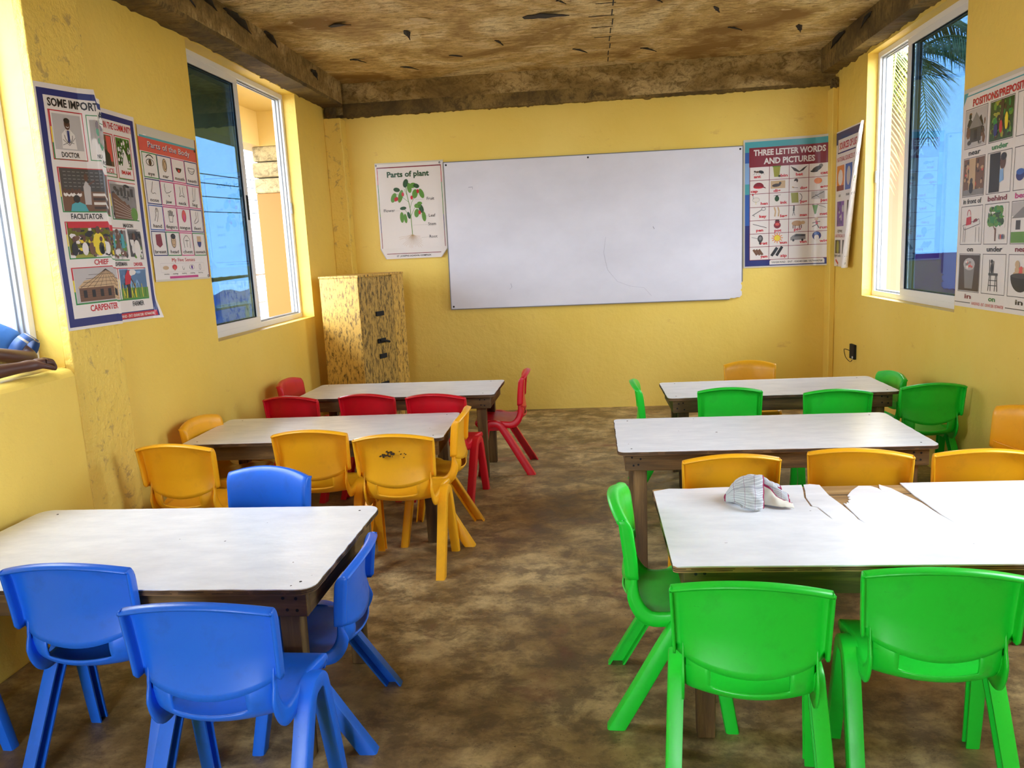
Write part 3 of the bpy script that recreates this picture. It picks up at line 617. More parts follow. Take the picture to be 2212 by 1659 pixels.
# ---- poster: three letter words
def poster_words():
    s = Sheet(.03); Wd, Ht = .70, 1.02; backing(s, Wd, Ht, I['paper'])
    for k in range(12): s.rect(.012, .012 + k * (Ht - .03) / 12, Wd - .006, .012 + (k + 1) * (Ht - .03) / 12, [I['navy'], I['navy'], I['navy'], I['navy'], I['blue'], I['blue'], I['blue'], I['teal'], I['sky'], I['sky'], I['blue'], I['teal']][k], 1)
    s.rect(.05, .06, Wd - .03, .95, I['white'], 2); s.rect(.045, .805, Wd - .03, .955, I['maroon'], 3)
    s.text('THREE LETTER WORDS', .36, .893, .044, I['white'], .56, bold=.035); s.text('AND PICTURES', .36, .825, .044, I['white'], .40, bold=.035)
    words = [['ant', 'bin', 'bat', 'cat'], ['cap', 'dig', 'dog', 'egg'], ['hen', 'ink', 'jug', 'jet'], ['key', 'leg', 'man', 'net'], ['pen', 'pot', 'pig', 'run'], ['rat', 'sun', 'van', 'wig'], ['yam', 'zip', '', '']]
    cw, ch = .155, .106; D = I['dgrey']
    for c in range(5): s.rect(.050 + c * cw - .002, .062, .050 + c * cw + .002, .805, I['maroon'], 4) if c != 3 else s.rect(.050 + c * cw - .002, .062 + ch, .050 + c * cw + .002, .805, I['maroon'], 4)
    for r in range(8): s.rect(.05, .062 + r * ch - .002, .67, .062 + r * ch + .002, I['maroon'], 4)
    for r in range(7):
        for c in range(4):
            n = words[r][c]
            if not n: continue
            u, v = .05 + c * cw, .062 + (6 - r) * ch; cx, cy = u + .06, v + .065
            tu, tv = {'ant': (.06, .02), 'bat': (.08, .02), 'cap': (.035, .012), 'dig': (.06, .008), 'pen': (.08, .018), 'pig': (.07, .012), 'pot': (.07, .010), 'key': (.105, .022)}.get(n, (.115, .018))
            s.text(n, u + tu, v + tv, .021, I['red'], .056, h=9, bold=.035)
            L = lambda P, t=.003, m=D: s.line([(cx + a, cy + b) for a, b in P], t, m, 6)
            E = lambda a, b, ru, rv, m, rot=0, h=5, n_=12: s.ell(cx + a, cy + b, ru, rv, m, h, rot, n_)
            if n == 'ant': E(.03, 0, .022, .012, I['black'], -.3); E(.0, .002, .014, .008, I['brown']); E(-.02, .006, .008, .007, I['dbrown']); [L([(k * .012, 0), (k * .012 + .01 * (k - 1), -.02)], .002) for k in range(-1, 4)]
            elif n == 'bin': s.poly([(cx - .032, cy + .035), (cx + .026, cy + .035), (cx + .018, cy - .045), (cx - .022, cy - .045)], I['olive'], 5); s.rect(cx - .036, cy + .032, cx + .03, cy + .04, I['lgreen'], 6); E(.018, -.04, .009, .009, I['black'])
            elif n == 'bat': s.poly([(cx - .05, cy + .03), (cx - .01, cy + .012), (cx + .02, cy - .012), (cx + .05, cy + .012), (cx + .085, cy + .03), (cx + .05, cy - .008), (cx + .018, cy - .02), (cx - .02, cy - .008)], I['dbrown'], 5)
            elif n == 'cat': E(.0, -.002, .04, .018, D, .4); E(.03, .02, .016, .014, I['grey']); E(-.02, -.02, .03, .008, I['black'])
            elif n == 'cap': s.ell(cx + .01, cy - .012, .042, .036, I['maroon'], 5, a0=0, a1=math.pi); s.poly([(cx + .03, cy - .012), (cx + .07, cy - .026), (cx + .06, cy - .012)], I['maroon'], 5); E(.01, -.014, .04, .010, I['red'])
            elif n == 'dig': s.rect(cx - .05, cy - .03, cx + .065, cy + .03, I['tan'], 5); E(-.005, -.005, .035, .013, I['dbrown'], .1, 6); E(.025, .01, .010, .010, D, 0, 7)
            elif n == 'dog': E(-.01, -.01, .020, .030, I['white']); E(-.005, .022, .016, .016, I['dbrown']); E(-.02, -.028, .018, .008, I['tan']); L([(-.03, -.03), (.01, -.035)])
            elif n == 'egg': E(.01, .01, .030, .024, I['salmon']); E(.01, .01, .028, .022, I['orange'], 0, 6)
            elif n == 'hen': E(-.01, -.006, .028, .018, I['cream'], .3); L([(-.03, 0), (-.035, .03)], .008, I['lgrey']); E(-.036, .034, .007, .007, I['red']); L([(-.01, -.02), (-.012, -.042)], .003, I['yellow']); s.arc(cx - .01, cy - .006, .028, .018, .002, I['grey'], 6)
            elif n == 'ink': E(.0, -.005, .018, .022, I['dgreen']); L([(-.025, .018), (.03, .024)]); E(.0, .017, .010, .005, I['black'])
            elif n == 'jug': s.poly([(cx - .045, cy + .034), (cx + .012, cy + .034), (cx + .016, cy - .045), (cx - .038, cy - .045)], I['olive'], 5); s.arc(cx + .022, cy - .004, .02, .028, .004, D, 5, -1.5, 1.5)
            elif n == 'jet': s.rect(cx - .04, cy - .025, cx + .06, cy + .035, I['lgrey'], 5); L([(-.035, -.012), (.055, .028)], .005, D); L([(-.01, .01), (.02, -.012)], .004)
            elif n == 'key': s.arc(cx + .05, cy + .026, .016, .012, .005, I['grey'], 6); L([(.036, .02), (-.04, -.024)], .007, I['grey']); L([(-.03, -.02), (-.022, -.032)], .006, I['grey'])
            elif n == 'leg':
                for k in (-.02, .008): L([(k, .035), (k + .010, 0), (k + .004, -.04)], .011, I['tan'])
            elif n == 'man': E(-.02, .032, .006, .008, D); L([(-.02, .025), (-.022, -.005)], .012, D); L([(-.022, -.005), (-.03, -.04)], .004); L([(-.022, -.005), (-.012, -.04)], .004)
            elif n == 'net': s.poly([(cx - .03, cy + .034), (cx + .012, cy + .034), (cx - .002, cy - .036), (cx - .014, cy - .036)], I['lgreen'], 5); s.arc(cx - .009, cy + .034, .022, .006, .003, D); L([(.012, .034), (.07, .010)])
            elif n == 'pen': L([(-.035, .014), (.075, -.02)], .004, I['black'])
            elif n == 'pot': E(.005, -.004, .028, .026, I['maroon']); E(.005, .004, .018, .012, I['salmon'], 0, 6); s.rect(cx - .014, cy + .018, cx + .024, cy + .030, I['maroon'], 5); E(.005, .034, .018, .006, D)
            elif n == 'pig': E(.005, .004, .042, .022, I['maroonl'] if 'maroonl' in I else I['tan']); E(.052, .008, .018, .014, I['tan']); [L([(k, -.01), (k, -.036)], .007, I['brown']) for k in (-.025, -.01, .025, .04)]
            elif n == 'run': E(.0, .030, .014, .014, I['tan']); L([(0, .016), (.006, -.012)], .016, I['red']); L([(.006, -.012), (-.03, -.03)], .006); L([(.006, -.012), (.022, -.042)], .006); L([(-.03, .0), (.03, .01)], .005)
            elif n == 'rat': E(.025, .0, .022, .030, D); E(.025, -.034, .010, .014, I['black']); L([(-.045, .014), (.01, 0)]); E(.025, .004, .012, .016, I['grey'], 0, 6)
            elif n == 'sun':
                for k in range(12): a = k * math.pi / 6; L([(.005, 0), (.005 + .045 * math.cos(a), .042 * math.sin(a))], .006, I['orange'])
                E(.005, 0, .028, .027, I['orange']); E(.005, 0, .024, .023, I['yellow'], 0, 7)
            elif n == 'van': s.poly([(cx - .045, cy - .024), (cx + .075, cy - .02), (cx + .075, cy + .022), (cx + .0, cy + .028), (cx - .03, cy + .012), (cx - .045, cy - .002)], I['grey'], 5); s.poly([(cx - .018, cy + .006), (cx + .07, cy + .006), (cx + .07, cy + .018), (cx, cy + .022)], I['dgrey'], 6); [E(k, -.024, .009, .010, I['black'], 0, 7) for k in (-.022, .05)]
            elif n == 'wig': E(.005, .005, .034, .034, I['navy']); E(.005, -.012, .018, .026, I['cream'], 0, 6); E(.005, .022, .02, .012, I['blue'], 0, 7)
            elif n == 'yam':
                for k in range(3): L([(-.03 + k * .022, .02), (.0 + k * .022, -.025)], .018, I['brown'])
            elif n == 'zip': L([(-.04, -.036), (.005, .03)], .022, I['black']); L([(.0, -.036), (.045, .036)], .022, I['black']); L([(-.02, -.03), (.02, .03)], .004, I['grey'])
    s.poly([(.21, .02), (.64, .02), (.64, .05), (.63, .06), (.22, .06), (.21, .05)], I['white'], 5)
    s.text('VANSKWAD - ENT : 0243401288 / 0574444708', .425, .032, .014, I['dgrey'], .40, h=7)
    def mp(u, v, h):
        k = max(0, (u - .50) / .20); return (1.285 + u - .01 * k * k, YB - .006 - h - abs(wob(u, v, .002)) - .085 * k * k * (1 - .3 * v), 1.140 + v + .012 * u / .7 * (v - .3))
    return s.build('wall_poster', mp, ('blue-bordered poster of three letter words with small pictures, right of the whiteboard', 'poster', 'posters on the classroom walls'))
poster_words()

# ---- poster: sources of light (right wall, free edge rolled up)
def poster_light():
    s = Sheet(.02); Wd, Ht = .66, 1.03; backing(s, Wd, Ht, I['white']); s.rect(0, .0, .012, Ht, I['dgrey'], 1)
    s.rect(.012, .93, Wd, 1.02, I['navy'], 1); s.rect(.05, .86, .62, .985, I['navy'], 1.5); s.rect(.06, .87, .60, .965, I['white'], 2)
    s.text('SOURCES OF LIGHT', .33, .89, .050, I['red'], .48, bold=.03, h=4); s.text('NATURAL SOURCES OF LIGHT', .33, .80, .034, I['red'], .58, bold=0, h=4)
    s.rect(.04, .58, .22, .77, I['orange'], 2); s.ell(.13, .68, .06, .06, I['cream'], 3); s.rect(.04, .58, .22, .62, I['maroon'], 2.5)
    s.rect(.25, .58, .42, .77, I['blue'], 2); s.ell(.335, .68, .05, .07, I['lgrey'], 3); s.rect(.45, .58, .63, .77, I['dgreen'], 2); s.ell(.56, .65, .03, .05, I['olive'], 3)
    for t, u in (('sun', .12), ('moon', .33), ('firefly', .54)): s.text(t, u, .535, .026, I['black'], bold=.0, h=4)
    s.photo(.06, .31, .24, .50, I['purple'], [I['navy'], I['lgrey'], I['dgrey']], 12, 31); s.photo(.32, .31, .48, .50, I['dbrown'], [I['dgrey'], I['lgrey'], I['black']], 14, 32)
    for t, u in (('lightning', .15), ('stars', .40)): s.text(t, u, .265, .026, I['black'], bold=0, h=4)
    s.text('ARTIFICIAL SOURCES OF LIGHT', .33, .225, .024, I['red'], .60, bold=0, h=4)
    s.rect(.03, .10, .17, .205, I['dgrey'], 2); s.ell(.10, .15, .03, .05, I['olive'], 3); s.rect(.22, .10, .40, .205, I['dgrey'], 2); s.ell(.31, .15, .02, .04, I['salmon'], 3); s.rect(.46, .10, .62, .205, I['black'], 2)
    for t, u in (('light bulb', .10), ('lamp', .31), ('generator', .53)): s.text(t, u, .075, .022, I['black'], min(.16, .03 * len(t)), bold=0, h=4)
    s.line([(.05, .05), (.12, .02)], .02, I['red'], 3); s.line([(.26, .02), (.36, .055)], .02, I['dgrey'], 3); s.rect(.47, .01, .60, .055, I['dgreen'], 3)
    for t, u in (('matches', .10), ('torch', .31), ('candle', .53)): s.text(t, u, -.004 + .006, .010, I['black'], bold=0, h=4)
    def mp(u, v, h):
        k = 1 - v / 1.03; lim = .625 - .21 * k; r = .018 + .012 * k
        a = 0 if u <= lim else (u - lim) / r
        r = r * (1 - .06 * a); U = min(u, lim) + r * math.sin(a); N = r * (1 - math.cos(a))
        U += -h * math.sin(a); N += h * math.cos(a) + .045 * (min(u, lim) / .6) ** 2 * k
        return (XR - .010 - N, 6.61 - U, 1.13 + v)
    return s.build('wall_poster', mp, ('narrow poster about sources of light on the right wall, its lower edge rolled up', 'poster', 'posters on the classroom walls'))
poster_light()

# ---- poster: positions / prepositions
def poster_pos():
    s = Sheet(.05); Wd, Ht = .80, 1.11; backing(s, Wd, Ht, I['white'])
    s.poly([(0, Ht), (0, 1.03), (.06, Ht)], I['teal'], 1); s.rect(0, Ht - .02, Wd, Ht, I['paper'], 1.5); s.rect(0, Ht - .04, Wd, Ht - .034, I['teal'], 2); s.rect(.10, Ht - .085, .70, Ht - .0845, I['teal'], 2)
    s.text('POSITIONS/PREPOSITIONS', .40, 1.015, .034, I['red'], .60, bold=.03)
    cap = [['near', 'under', 'in'], ['in front of', 'behind', 'beside'], ['on', 'under', 'near'], ['in', 'on', 'in']]
    cc = [['black', 'green', 'maroon'], ['black', 'maroon', 'magenta'], ['black', 'black', 'maroon'], ['maroon', 'green', 'black']]
    cw, ch = .215, .185; D = I['dgrey']
    for r in range(4):
        for c in range(3):
            u, v = .035 + c * .25, .815 - r * .243; s.outline(u - .006, v - .006, u + cw + .006, v + ch + .006, .003, D, 2)
            s.text(cap[r][c], u + cw / 2, v - .040, .024, I[cc[r][c]], min(.19, .028 * len(cap[r][c]) + .01), bold=.025)
            cx, cy = u + cw / 2, v + ch / 2
            if (r, c) == (0, 0): s.photo(u, v, u + cw, v + ch, I['lgrey'], MONO, 30, 41, .15); s.poly([(cx - .07, cy), (cx, cy + .075), (cx + .07, cy)], I['grey'], 5); s.rect(cx - .055, cy - .07, cx + .055, cy, I['dgrey'], 5); s.rect(cx - .015, cy - .06, cx + .015, cy - .01, I['black'], 6)
            elif (r, c) == (0, 1): s.photo(u, v, u + cw, v + ch, I['dgreen'], [I['lgreen'], I['green'], I['dbrown'], I['black'], I['olive']], 60, 42, .12); s.line([(cx, v + .06), (cx + .01, v + ch)], .03, I['dbrown'], 6); s.ell(cx - .05, v + .05, .02, .03, I['navy'], 7); s.ell(cx + .05, v + .08, .015, .04, I['yellow'], 7); s.ell(cx, v + .06, .015, .03, I['red'], 7)
            elif (r, c) == (0, 2): s.poly([(cx - .06, cy + .07), (cx + .06, cy + .07), (cx + .045, cy - .07), (cx - .045, cy - .07)], I['lgrey'], 4); s.line([(cx - .06, cy + .07), (cx - .045, cy - .07), (cx + .045, cy - .07), (cx + .06, cy + .07)], .004, I['grey'], 5); s.line([(cx - .055, cy + .03), (cx - .02, cy + .04), (cx + .02, cy + .026), (cx + .055, cy + .034)], .003, I['grey'], 6)
            elif (r, c) == (1, 0): s.photo(u, v, u + cw, v + ch, I['brown'], [I['salmon'], I['maroonl'], I['dbrown']], 40, 43, .08); s.rect(cx - .05, v + .03, cx + .02, v + ch, I['tan'], 5); s.rect(u, v, u + cw, v + .03, I['grey'], 5); s.ell(cx - .02, v + .04, .022, .03, I['black'], 7); s.ell(cx - .02, v + .075, .014, .014, I['dgrey'], 7)
            elif (r, c) == (1, 1): s.rect(u + .02, v, cx + .01, v + ch, I['black'], 4); s.ell(cx + .035, cy + .045, .026, .034, I['skin'], 5); s.ell(cx + .04, cy + .07, .026, .018, I['black'], 6); s.poly([(cx + .01, cy - .05), (cx + .05, cy - .04), (cx + .04, cy + .015), (cx + .01, cy + .01)], I['sky'], 5)
            elif (r, c) == (1, 2): s.ell(cx - .055, cy - .03, .036, .026, I['navy'], 5); s.ell(cx - .055, cy - .015, .034, .014, I['blue'], 6); s.poly([(cx, cy + .04), (cx + .09, cy + .06), (cx + .10, cy + .05), (cx + .01, cy + .025)], I['tan'], 5); s.line([(cx + .01, cy + .03), (cx + .01, cy - .07)], .005, I['brown'], 4); s.line([(cx + .06, cy + .04), (cx + .06, cy - .05)], .005, I['brown'], 4)
            elif (r, c) == (2, 0): s.line([(cx - .09, cy), (cx + .08, cy + .03), (cx + .09, cy + .005), (cx - .07, cy - .022), (cx - .09, cy)], .003, D, 4); [s.line([(cx + k, cy - .01), (cx + k, cy - .085)], .004, I['grey'], 4) for k in (-.08, -.06, .05, .085)]; s.poly([(cx - .055, cy), (cx + .0, cy + .005), (cx - .002, cy + .045), (cx - .05, cy + .04)], I['red'], 6); s.arc(cx - .026, cy + .05, .018, .028, .004, I['red'], 6, 0, math.pi); s.poly([(cx + .02, cy + .012), (cx + .065, cy + .02), (cx + .055, cy + .034), (cx + .03, cy + .028)], I['maroon'], 6)
            elif (r, c) == (2, 1): s.line([(cx, v + .01), (cx, cy + .01)], .012, I['brown'], 4); s.line([(cx, v + .06), (cx - .03, cy)], .007, I['brown'], 4); s.photo(cx - .085, cy - .02, cx + .085, v + ch - .004, I['white'], [I['green'], I['lgreen'], I['dgreen']], 60, 44, .22, 4); [s.ell(cx + .04 + k * .014, v + .03, .005, .013, I[['grey', 'salmon', 'navy', 'grey'][k]], 8) for k in range(4)]
            elif (r, c) == (2, 2): s.rect(u, cy + .02, u + cw, v + ch, I['lgrey'], 3); s.rect(u, v, u + cw, v + .05, I['lgreen'], 3); s.rect(u, v + .05, u + cw, cy + .03, I['white'], 4); s.poly([(u, cy + .02), (u + .10, cy + .07), (u + cw, cy + .05), (u + cw, cy + .02)], I['grey'], 5); s.rect(u + .04, v + .06, u + .08, cy + .01, D, 6); s.rect(u + .12, v + .05, u + .15, cy + .015, I['dgrey'], 6)
            elif (r, c) == (3, 0): s.rect(u, v, u + cw, v + ch, I['dbrown'], 3); s.poly([(cx - .06, cy + .05), (cx + .06, cy + .05), (cx + .04, cy - .08), (cx - .04, cy - .08)], I['grey'], 4); s.ell(cx, cy + .045, .062, .032, I['lgrey'], 5); s.photo(cx - .045, cy + .02, cx + .045, cy + .065, I['lgrey'], [I['white'], I['salmon'], I['grey']], 20, 45, .2, 6)
            elif (r, c) == (3, 1): [s.line([(cx + a, v + .01), (cx + b, cy + .0)], .006, D, 4) for a, b in ((-.045, -.035), (.045, .035), (-.02, -.025), (.02, .025))]; s.rect(cx - .045, cy - .006, cx + .045, cy + .006, D, 5); s.line([(cx - .035, cy), (cx - .04, cy + .07)], .007, D, 4); s.line([(cx - .0, cy + .0), (cx - .0, cy + .065)], .006, D, 4); [s.line([(cx - .04, cy - .03 - k * .025), (cx + .04, cy - .03 - k * .025)], .004, D, 4) for k in range(2)]; s.ell(cx - .015, cy + .03, .013, .026, I['black'], 6); s.ell(cx - .018, cy + .062, .010, .010, I['black'], 6)
            elif (r, c) == (3, 2):
                for k in range(9): s.ell(cx - .05 + (k % 4) * .033 + (.016 if k > 3 else 0), cy + .0 + (k // 4) * .026, .020, .018, I['salmon'] if k % 2 else I['tan'], 5 + k * .05)
                s.ell(cx, cy - .0, .088, .075, I['black'], 7, a0=math.pi, a1=2 * math.pi); s.ell(cx, cy, .085, .012, I['dgrey'], 7.2)
    s.rect(.0, .022, .17, .026, D, 2); s.rect(.52, .022, Wd, .026, D, 2); s.text('VANSKWAD - ENT : 0243401288 / 0574444708', .345, .016, .016, I['red'], .32, bold=0)
    return s.build('wall_poster', lambda u, v, h: (XR - .004 - h - abs(wob(u, v, .0015)), 4.485 - u, .975 + v + .006 * u), ('white poster of positions and prepositions at the right edge, beside the window', 'poster', 'posters on the classroom walls'))
poster_pos()

# ------------------------------------------------------------ whiteboard
def board_mat():
    mt, nt, b = mat('whiteboard_surface'); v = coords(nt)
    n = noise(nt, coords(nt, (1, 1, 1.5)), 1.7, 6, .6); base = ramp(nt, n, [(.3, rgb(212, 211, 220)), (.7, rgb(226, 225, 234))])
    n2 = noise(nt, coords(nt, (5, 1, 1.2), rot=(0, .5, 0)), 8, 6, .7, 1); base = mix(nt, ramp(nt, n2, [(.70, K), (.76, (.35,) * 3 + (1,))]), base, rgb(180, 178, 190))
    nt.links.new(base, b.inputs['Base Color']); b.inputs['Roughness'].default_value = .38; return mt
wb = empty('whiteboard', (-1.170, YB - .024, .905), 0, 'large white marker board on the back wall with a chipped lower right corner', 'whiteboard')
wb.rotation_euler = (0, R(.3), 0)
bm = bmesh.new(); prism(bm, [(0, 0, 0), (2.34, 0, 0), (2.35, 0, .008), (2.38, 0, .005), (2.40, 0, .012), (2.425, 0, .010), (2.43, 0, .022), (2.44, 0, .026), (2.44, 0, .06), (2.428, 0, .07), (2.44, 0, .085), (2.44, 0, .11), (2.43, 0, .125), (2.44, 0, .135), (2.44, 0, 1.22), (0, 0, 1.22)], (0, .018, 0))
bev(obj('panel', bm, board_mat(), wb), .002)
bm = bmesh.new()
for a in ((-.006, 2.446, 1.220, 1.226), (-.006, 2.34, -.006, 0)): box(bm, a[0], a[1], -.003, .020, a[2], a[3])
for a in ((-.006, 0, 0, 1.22), (2.44, 2.446, .14, 1.22)): box(bm, a[0], a[1], -.003, .020, a[2], a[3])
obj('edge_strip', bm, flat('grey_board_edge', rgb(120, 118, 112), .5), wb)
for x, z in ((.02, 1.2), (2.42, 1.2), (.02, .02), (1.2, 1.2)):
    bm = bmesh.new(); tube(bm, [(x, -.0025, z), (x, .004, z)], .008, 10); obj('screw', bm, M_black, wb)
M_pen = flat('faded_marker', rgb(150, 146, 162), .5)
for pts, r in (([(.20, 1.01), (.235, 1.012), (.232, .995)], .002), ([(1.33, .55), (1.31, .42), (1.34, .28), (1.42, .18), (1.52, .14), (1.64, .12), (1.70, .05)], .0006), ([(.52, .20), (.53, .17), (.51, .15)], .0015), ([(1.72, .62), (1.73, .60)], .0025)):
    bm = bmesh.new(); tube(bm, [(x, -.0005, z) for x, z in pts], r, 5); obj('pen_mark', bm, M_pen, wb)

# ------------------------------------------------------------ cupboard
cab_dir = Vector((-2.02 + 1.69, 5.87 - 5.75)); cab_rz = math.atan2(-cab_dir.y, -cab_dir.x)
cb = empty('cupboard', (-1.69, 5.75, 0), cab_rz, 'narrow wooden cupboard with worn yellow paint standing in the back left corner', 'cupboard')
Wc, Dc, Hc = .36, .60, 1.25          # local: x from -Wc..0, y 0..Dc ; doors on the +x side
bm = bmesh.new(); box(bm, -Wc, -.012, 0, Dc, 0, Hc - .012); bev(obj('carcass', bm, M_cab, cb), .004)
bm = bmesh.new(); box(bm, -Wc - .004, .006, -.006, Dc + .004, Hc - .012, Hc + .004); bev(obj('top_board', bm, M_cab, cb), .003)
bm = bmesh.new(); box(bm, -.012, .004, 0, .085, 0, Hc - .012); bev(obj('corner_post', bm, M_cabd, cb), .003)
d1 = bev(obj('door', BX(-.012, .003, .089, .235, .02, Hc - .02), M_cabd, cb), .003)
d2 = bev(obj('door', BX(-.012, .003, .239, .44, .02, Hc - .02), M_cabd, cb), .003)
for a, b in ((.444, .52), (.524, Dc)): bev(obj('side_board', BX(-.012, .003, a, b, 0, Hc - .012), M_cab, cb), .003)
bev(obj('front_strip', BX(-.05, .001, -.008, 0, 0, Hc - .012), M_cab, cb), .003)
for z in (.95, .74, .62, .40):
    l = bev(obj('latch', BX(.003, .016, .185 + (z == .62) * .01, .285, z - .018, z + .018), M_black, d1), .004)
bm = bmesh.new(); tube(bm, [(.02, .20, .745), (.035, .24, .74), (.035, .30, .725)], .009, 8); obj('bolt', bm, M_black, d1)

# ------------------------------------------------------------ electrical socket
so = empty('wall_socket_box', (XR, 6.10, .50), 0, 'broken black socket box on the right wall with a loose wire', 'socket')
bev(obj('box', BX(-.02, 0, -.05, .05, -.05, .06), M_black, so), .003)
bm = bmesh.new(); tube(bm, crom([(-.012, .05, .005), (-.03, .12, .01), (-.028, .145, -.005), (-.03, .10, -.05), (-.02, .03, -.075), (-.01, .01, -.06)], 4), .003, 6); obj('wire', bm, flat('dark_wire', rgb(70, 50, 20), .5), so)
bm = bmesh.new(); tube(bm, [(-.021, -.03, -.035), (-.024, -.03, -.035)], .01, 10); obj('screw', bm, M_alu, so)

# ------------------------------------------------------------ tables
def rrect(x0, x1, y0, y1, r, n=5):
    P = []
    for cx, cy, a in ((x1 - r, y0 + r, -90), (x1 - r, y1 - r, 0), (x0 + r, y1 - r, 90), (x0 + r, y0 + r, 180)):
        for k in range(n + 1): t = R(a + 90 * k / n); P.append((cx + r * math.cos(t), cy + r * math.sin(t)))
    return P
def jag(P, amp, step, seed, keep=lambda p: False):
    rd = random.Random(seed); out = []
    for i, p in enumerate(P):
        q = P[(i + 1) % len(P)]; L = math.dist(p, q); n = max(1, int(L / step)); out.append(p)
        for k in range(1, n): out.append((p[0] + (q[0] - p[0]) * k / n + rd.uniform(-amp, amp), p[1] + (q[1] - p[1]) * k / n + rd.uniform(-amp, amp)))
    return out
TH = .54
def table(x0, x1, y0, y1, rz, label, seed, H=TH, woodx=None, lam=None, corner=.03, over=.03, legx=None, splint=False):
    cx, cy = (x0 + x1) / 2, (y0 + y1) / 2; a, b = (x1 - x0) / 2, (y1 - y0) / 2
    t = empty('school_table', (cx, cy, 0), R(rz), label, 'table', 'long white-topped school tables')
    wx = woodx or M_woodx
    P = jag(rrect(-a, a, -b, b, corner), .0016, .03, seed)
    bm = bmesh.new(); prism(bm, [(x, y, H - .017) for x, y in P], (0, 0, .0145)); obj('tabletop', bm, [M_ply if lam is None else M_plank], t)
    for k, z in enumerate((H - .0125, H - .0075)):
        Q = jag(rrect(-a - .0008, a + .0008, -b - .0008, b + .0008, corner), .0012, .03, seed + 3 + k); bm = bmesh.new(); prism(bm, [(x, y, z) for x, y in Q], (0, 0, .0016)); obj('ply_layer', bm, flat('dark_glue_line', rgb(38, 24, 10), .7), t)
    if lam is None:
        Q = jag(rrect(-a + .001, a - .001, -b + .001, b - .001, corner), .0014, .022, seed + 9)
        bm = bmesh.new(); prism(bm, [(x, y, H - .0025) for x, y in Q], (0, 0, .0025)); obj('laminate_sheet', bm, M_lam, t)
    else: lam(t, cx, cy, H)
    ah = .075; i = over; zt = H - .017
    ap = [BX(-a + i, a - i, -b + i, -b + i + .022, zt - ah, zt), BX(-a + i, a - i, b - i - .022, b - i, zt - ah, zt)]
    for q in ap: bev(obj('apron', q, wx, t), .003)
    for sx in (-1, 1):
        x = sx * (a - i - .011); bev(obj('apron', BX(x - .011, x + .011, -b + i + .022, b - i - .022, zt - ah, zt), M_woody, t), .003)
    for sx in (-1, 1):
        for sy in (-1, 1):
            lx = sx * (a - i - .062); ly = sy * (b - i - .022 - .026)
            bm = bmesh.new(); w_ = .03
            vs = []
            for z, k in ((0, .82), (zt, 1)):
                vs.append([bm.verts.new((lx + dx * w_ * k, ly + dy * .026 * k, z)) for dx, dy in ((-1, -1), (1, -1), (1, 1), (-1, 1))])
            for k in range(4): bm.faces.new((vs[0][k], vs[0][(k + 1) % 4], vs[1][(k + 1) % 4], vs[1][k]))
            bm.faces.new(vs[0][::-1]); bm.faces.new(vs[1]); bev(obj('leg', bm, M_woodz, t), .003)
    rd = random.Random(seed)
    for sx in (-1, 1):
        for k in range(4):
            x = sx * (a - i - .03 - .03 * (k % 2)) + rd.uniform(-.006, .006); z = zt - .02 - .032 * (k // 2) + rd.uniform(-.005, .005)
            bm = bmesh.new(); tube(bm, [(x, -b + i - .0012, z), (x, -b + i + .004, z)], .0045, 8); obj('nail_head', bm, M_black, t)
    for sx in (-1, 1):
        for sy in (-1, 1):
            bm = bmesh.new(); x, y = sx * (a - .07 + rd.uniform(-.02, .02)), sy * (b - .05); tube(bm, [(x, y, H - .001), (x, y, H + .0006)], .004, 8); obj('nail_head', bm, M_black, t)
    return t
T_L1 = table(-2.0, -.742, 1.895, 2.575, -.6, 'nearest left table, with blue chairs round it', 21, legx=None, corner=.045)
T_L2 = table(-1.985, -.70, 3.54, 4.11, .6, 'middle left table, with yellow chairs round it and a chipped right corner', 22)
T_L3 = table(-1.83, -.572, 4.63, 5.15, -1.5, 'far left table in front of the cupboard, with red chairs round it', 23)
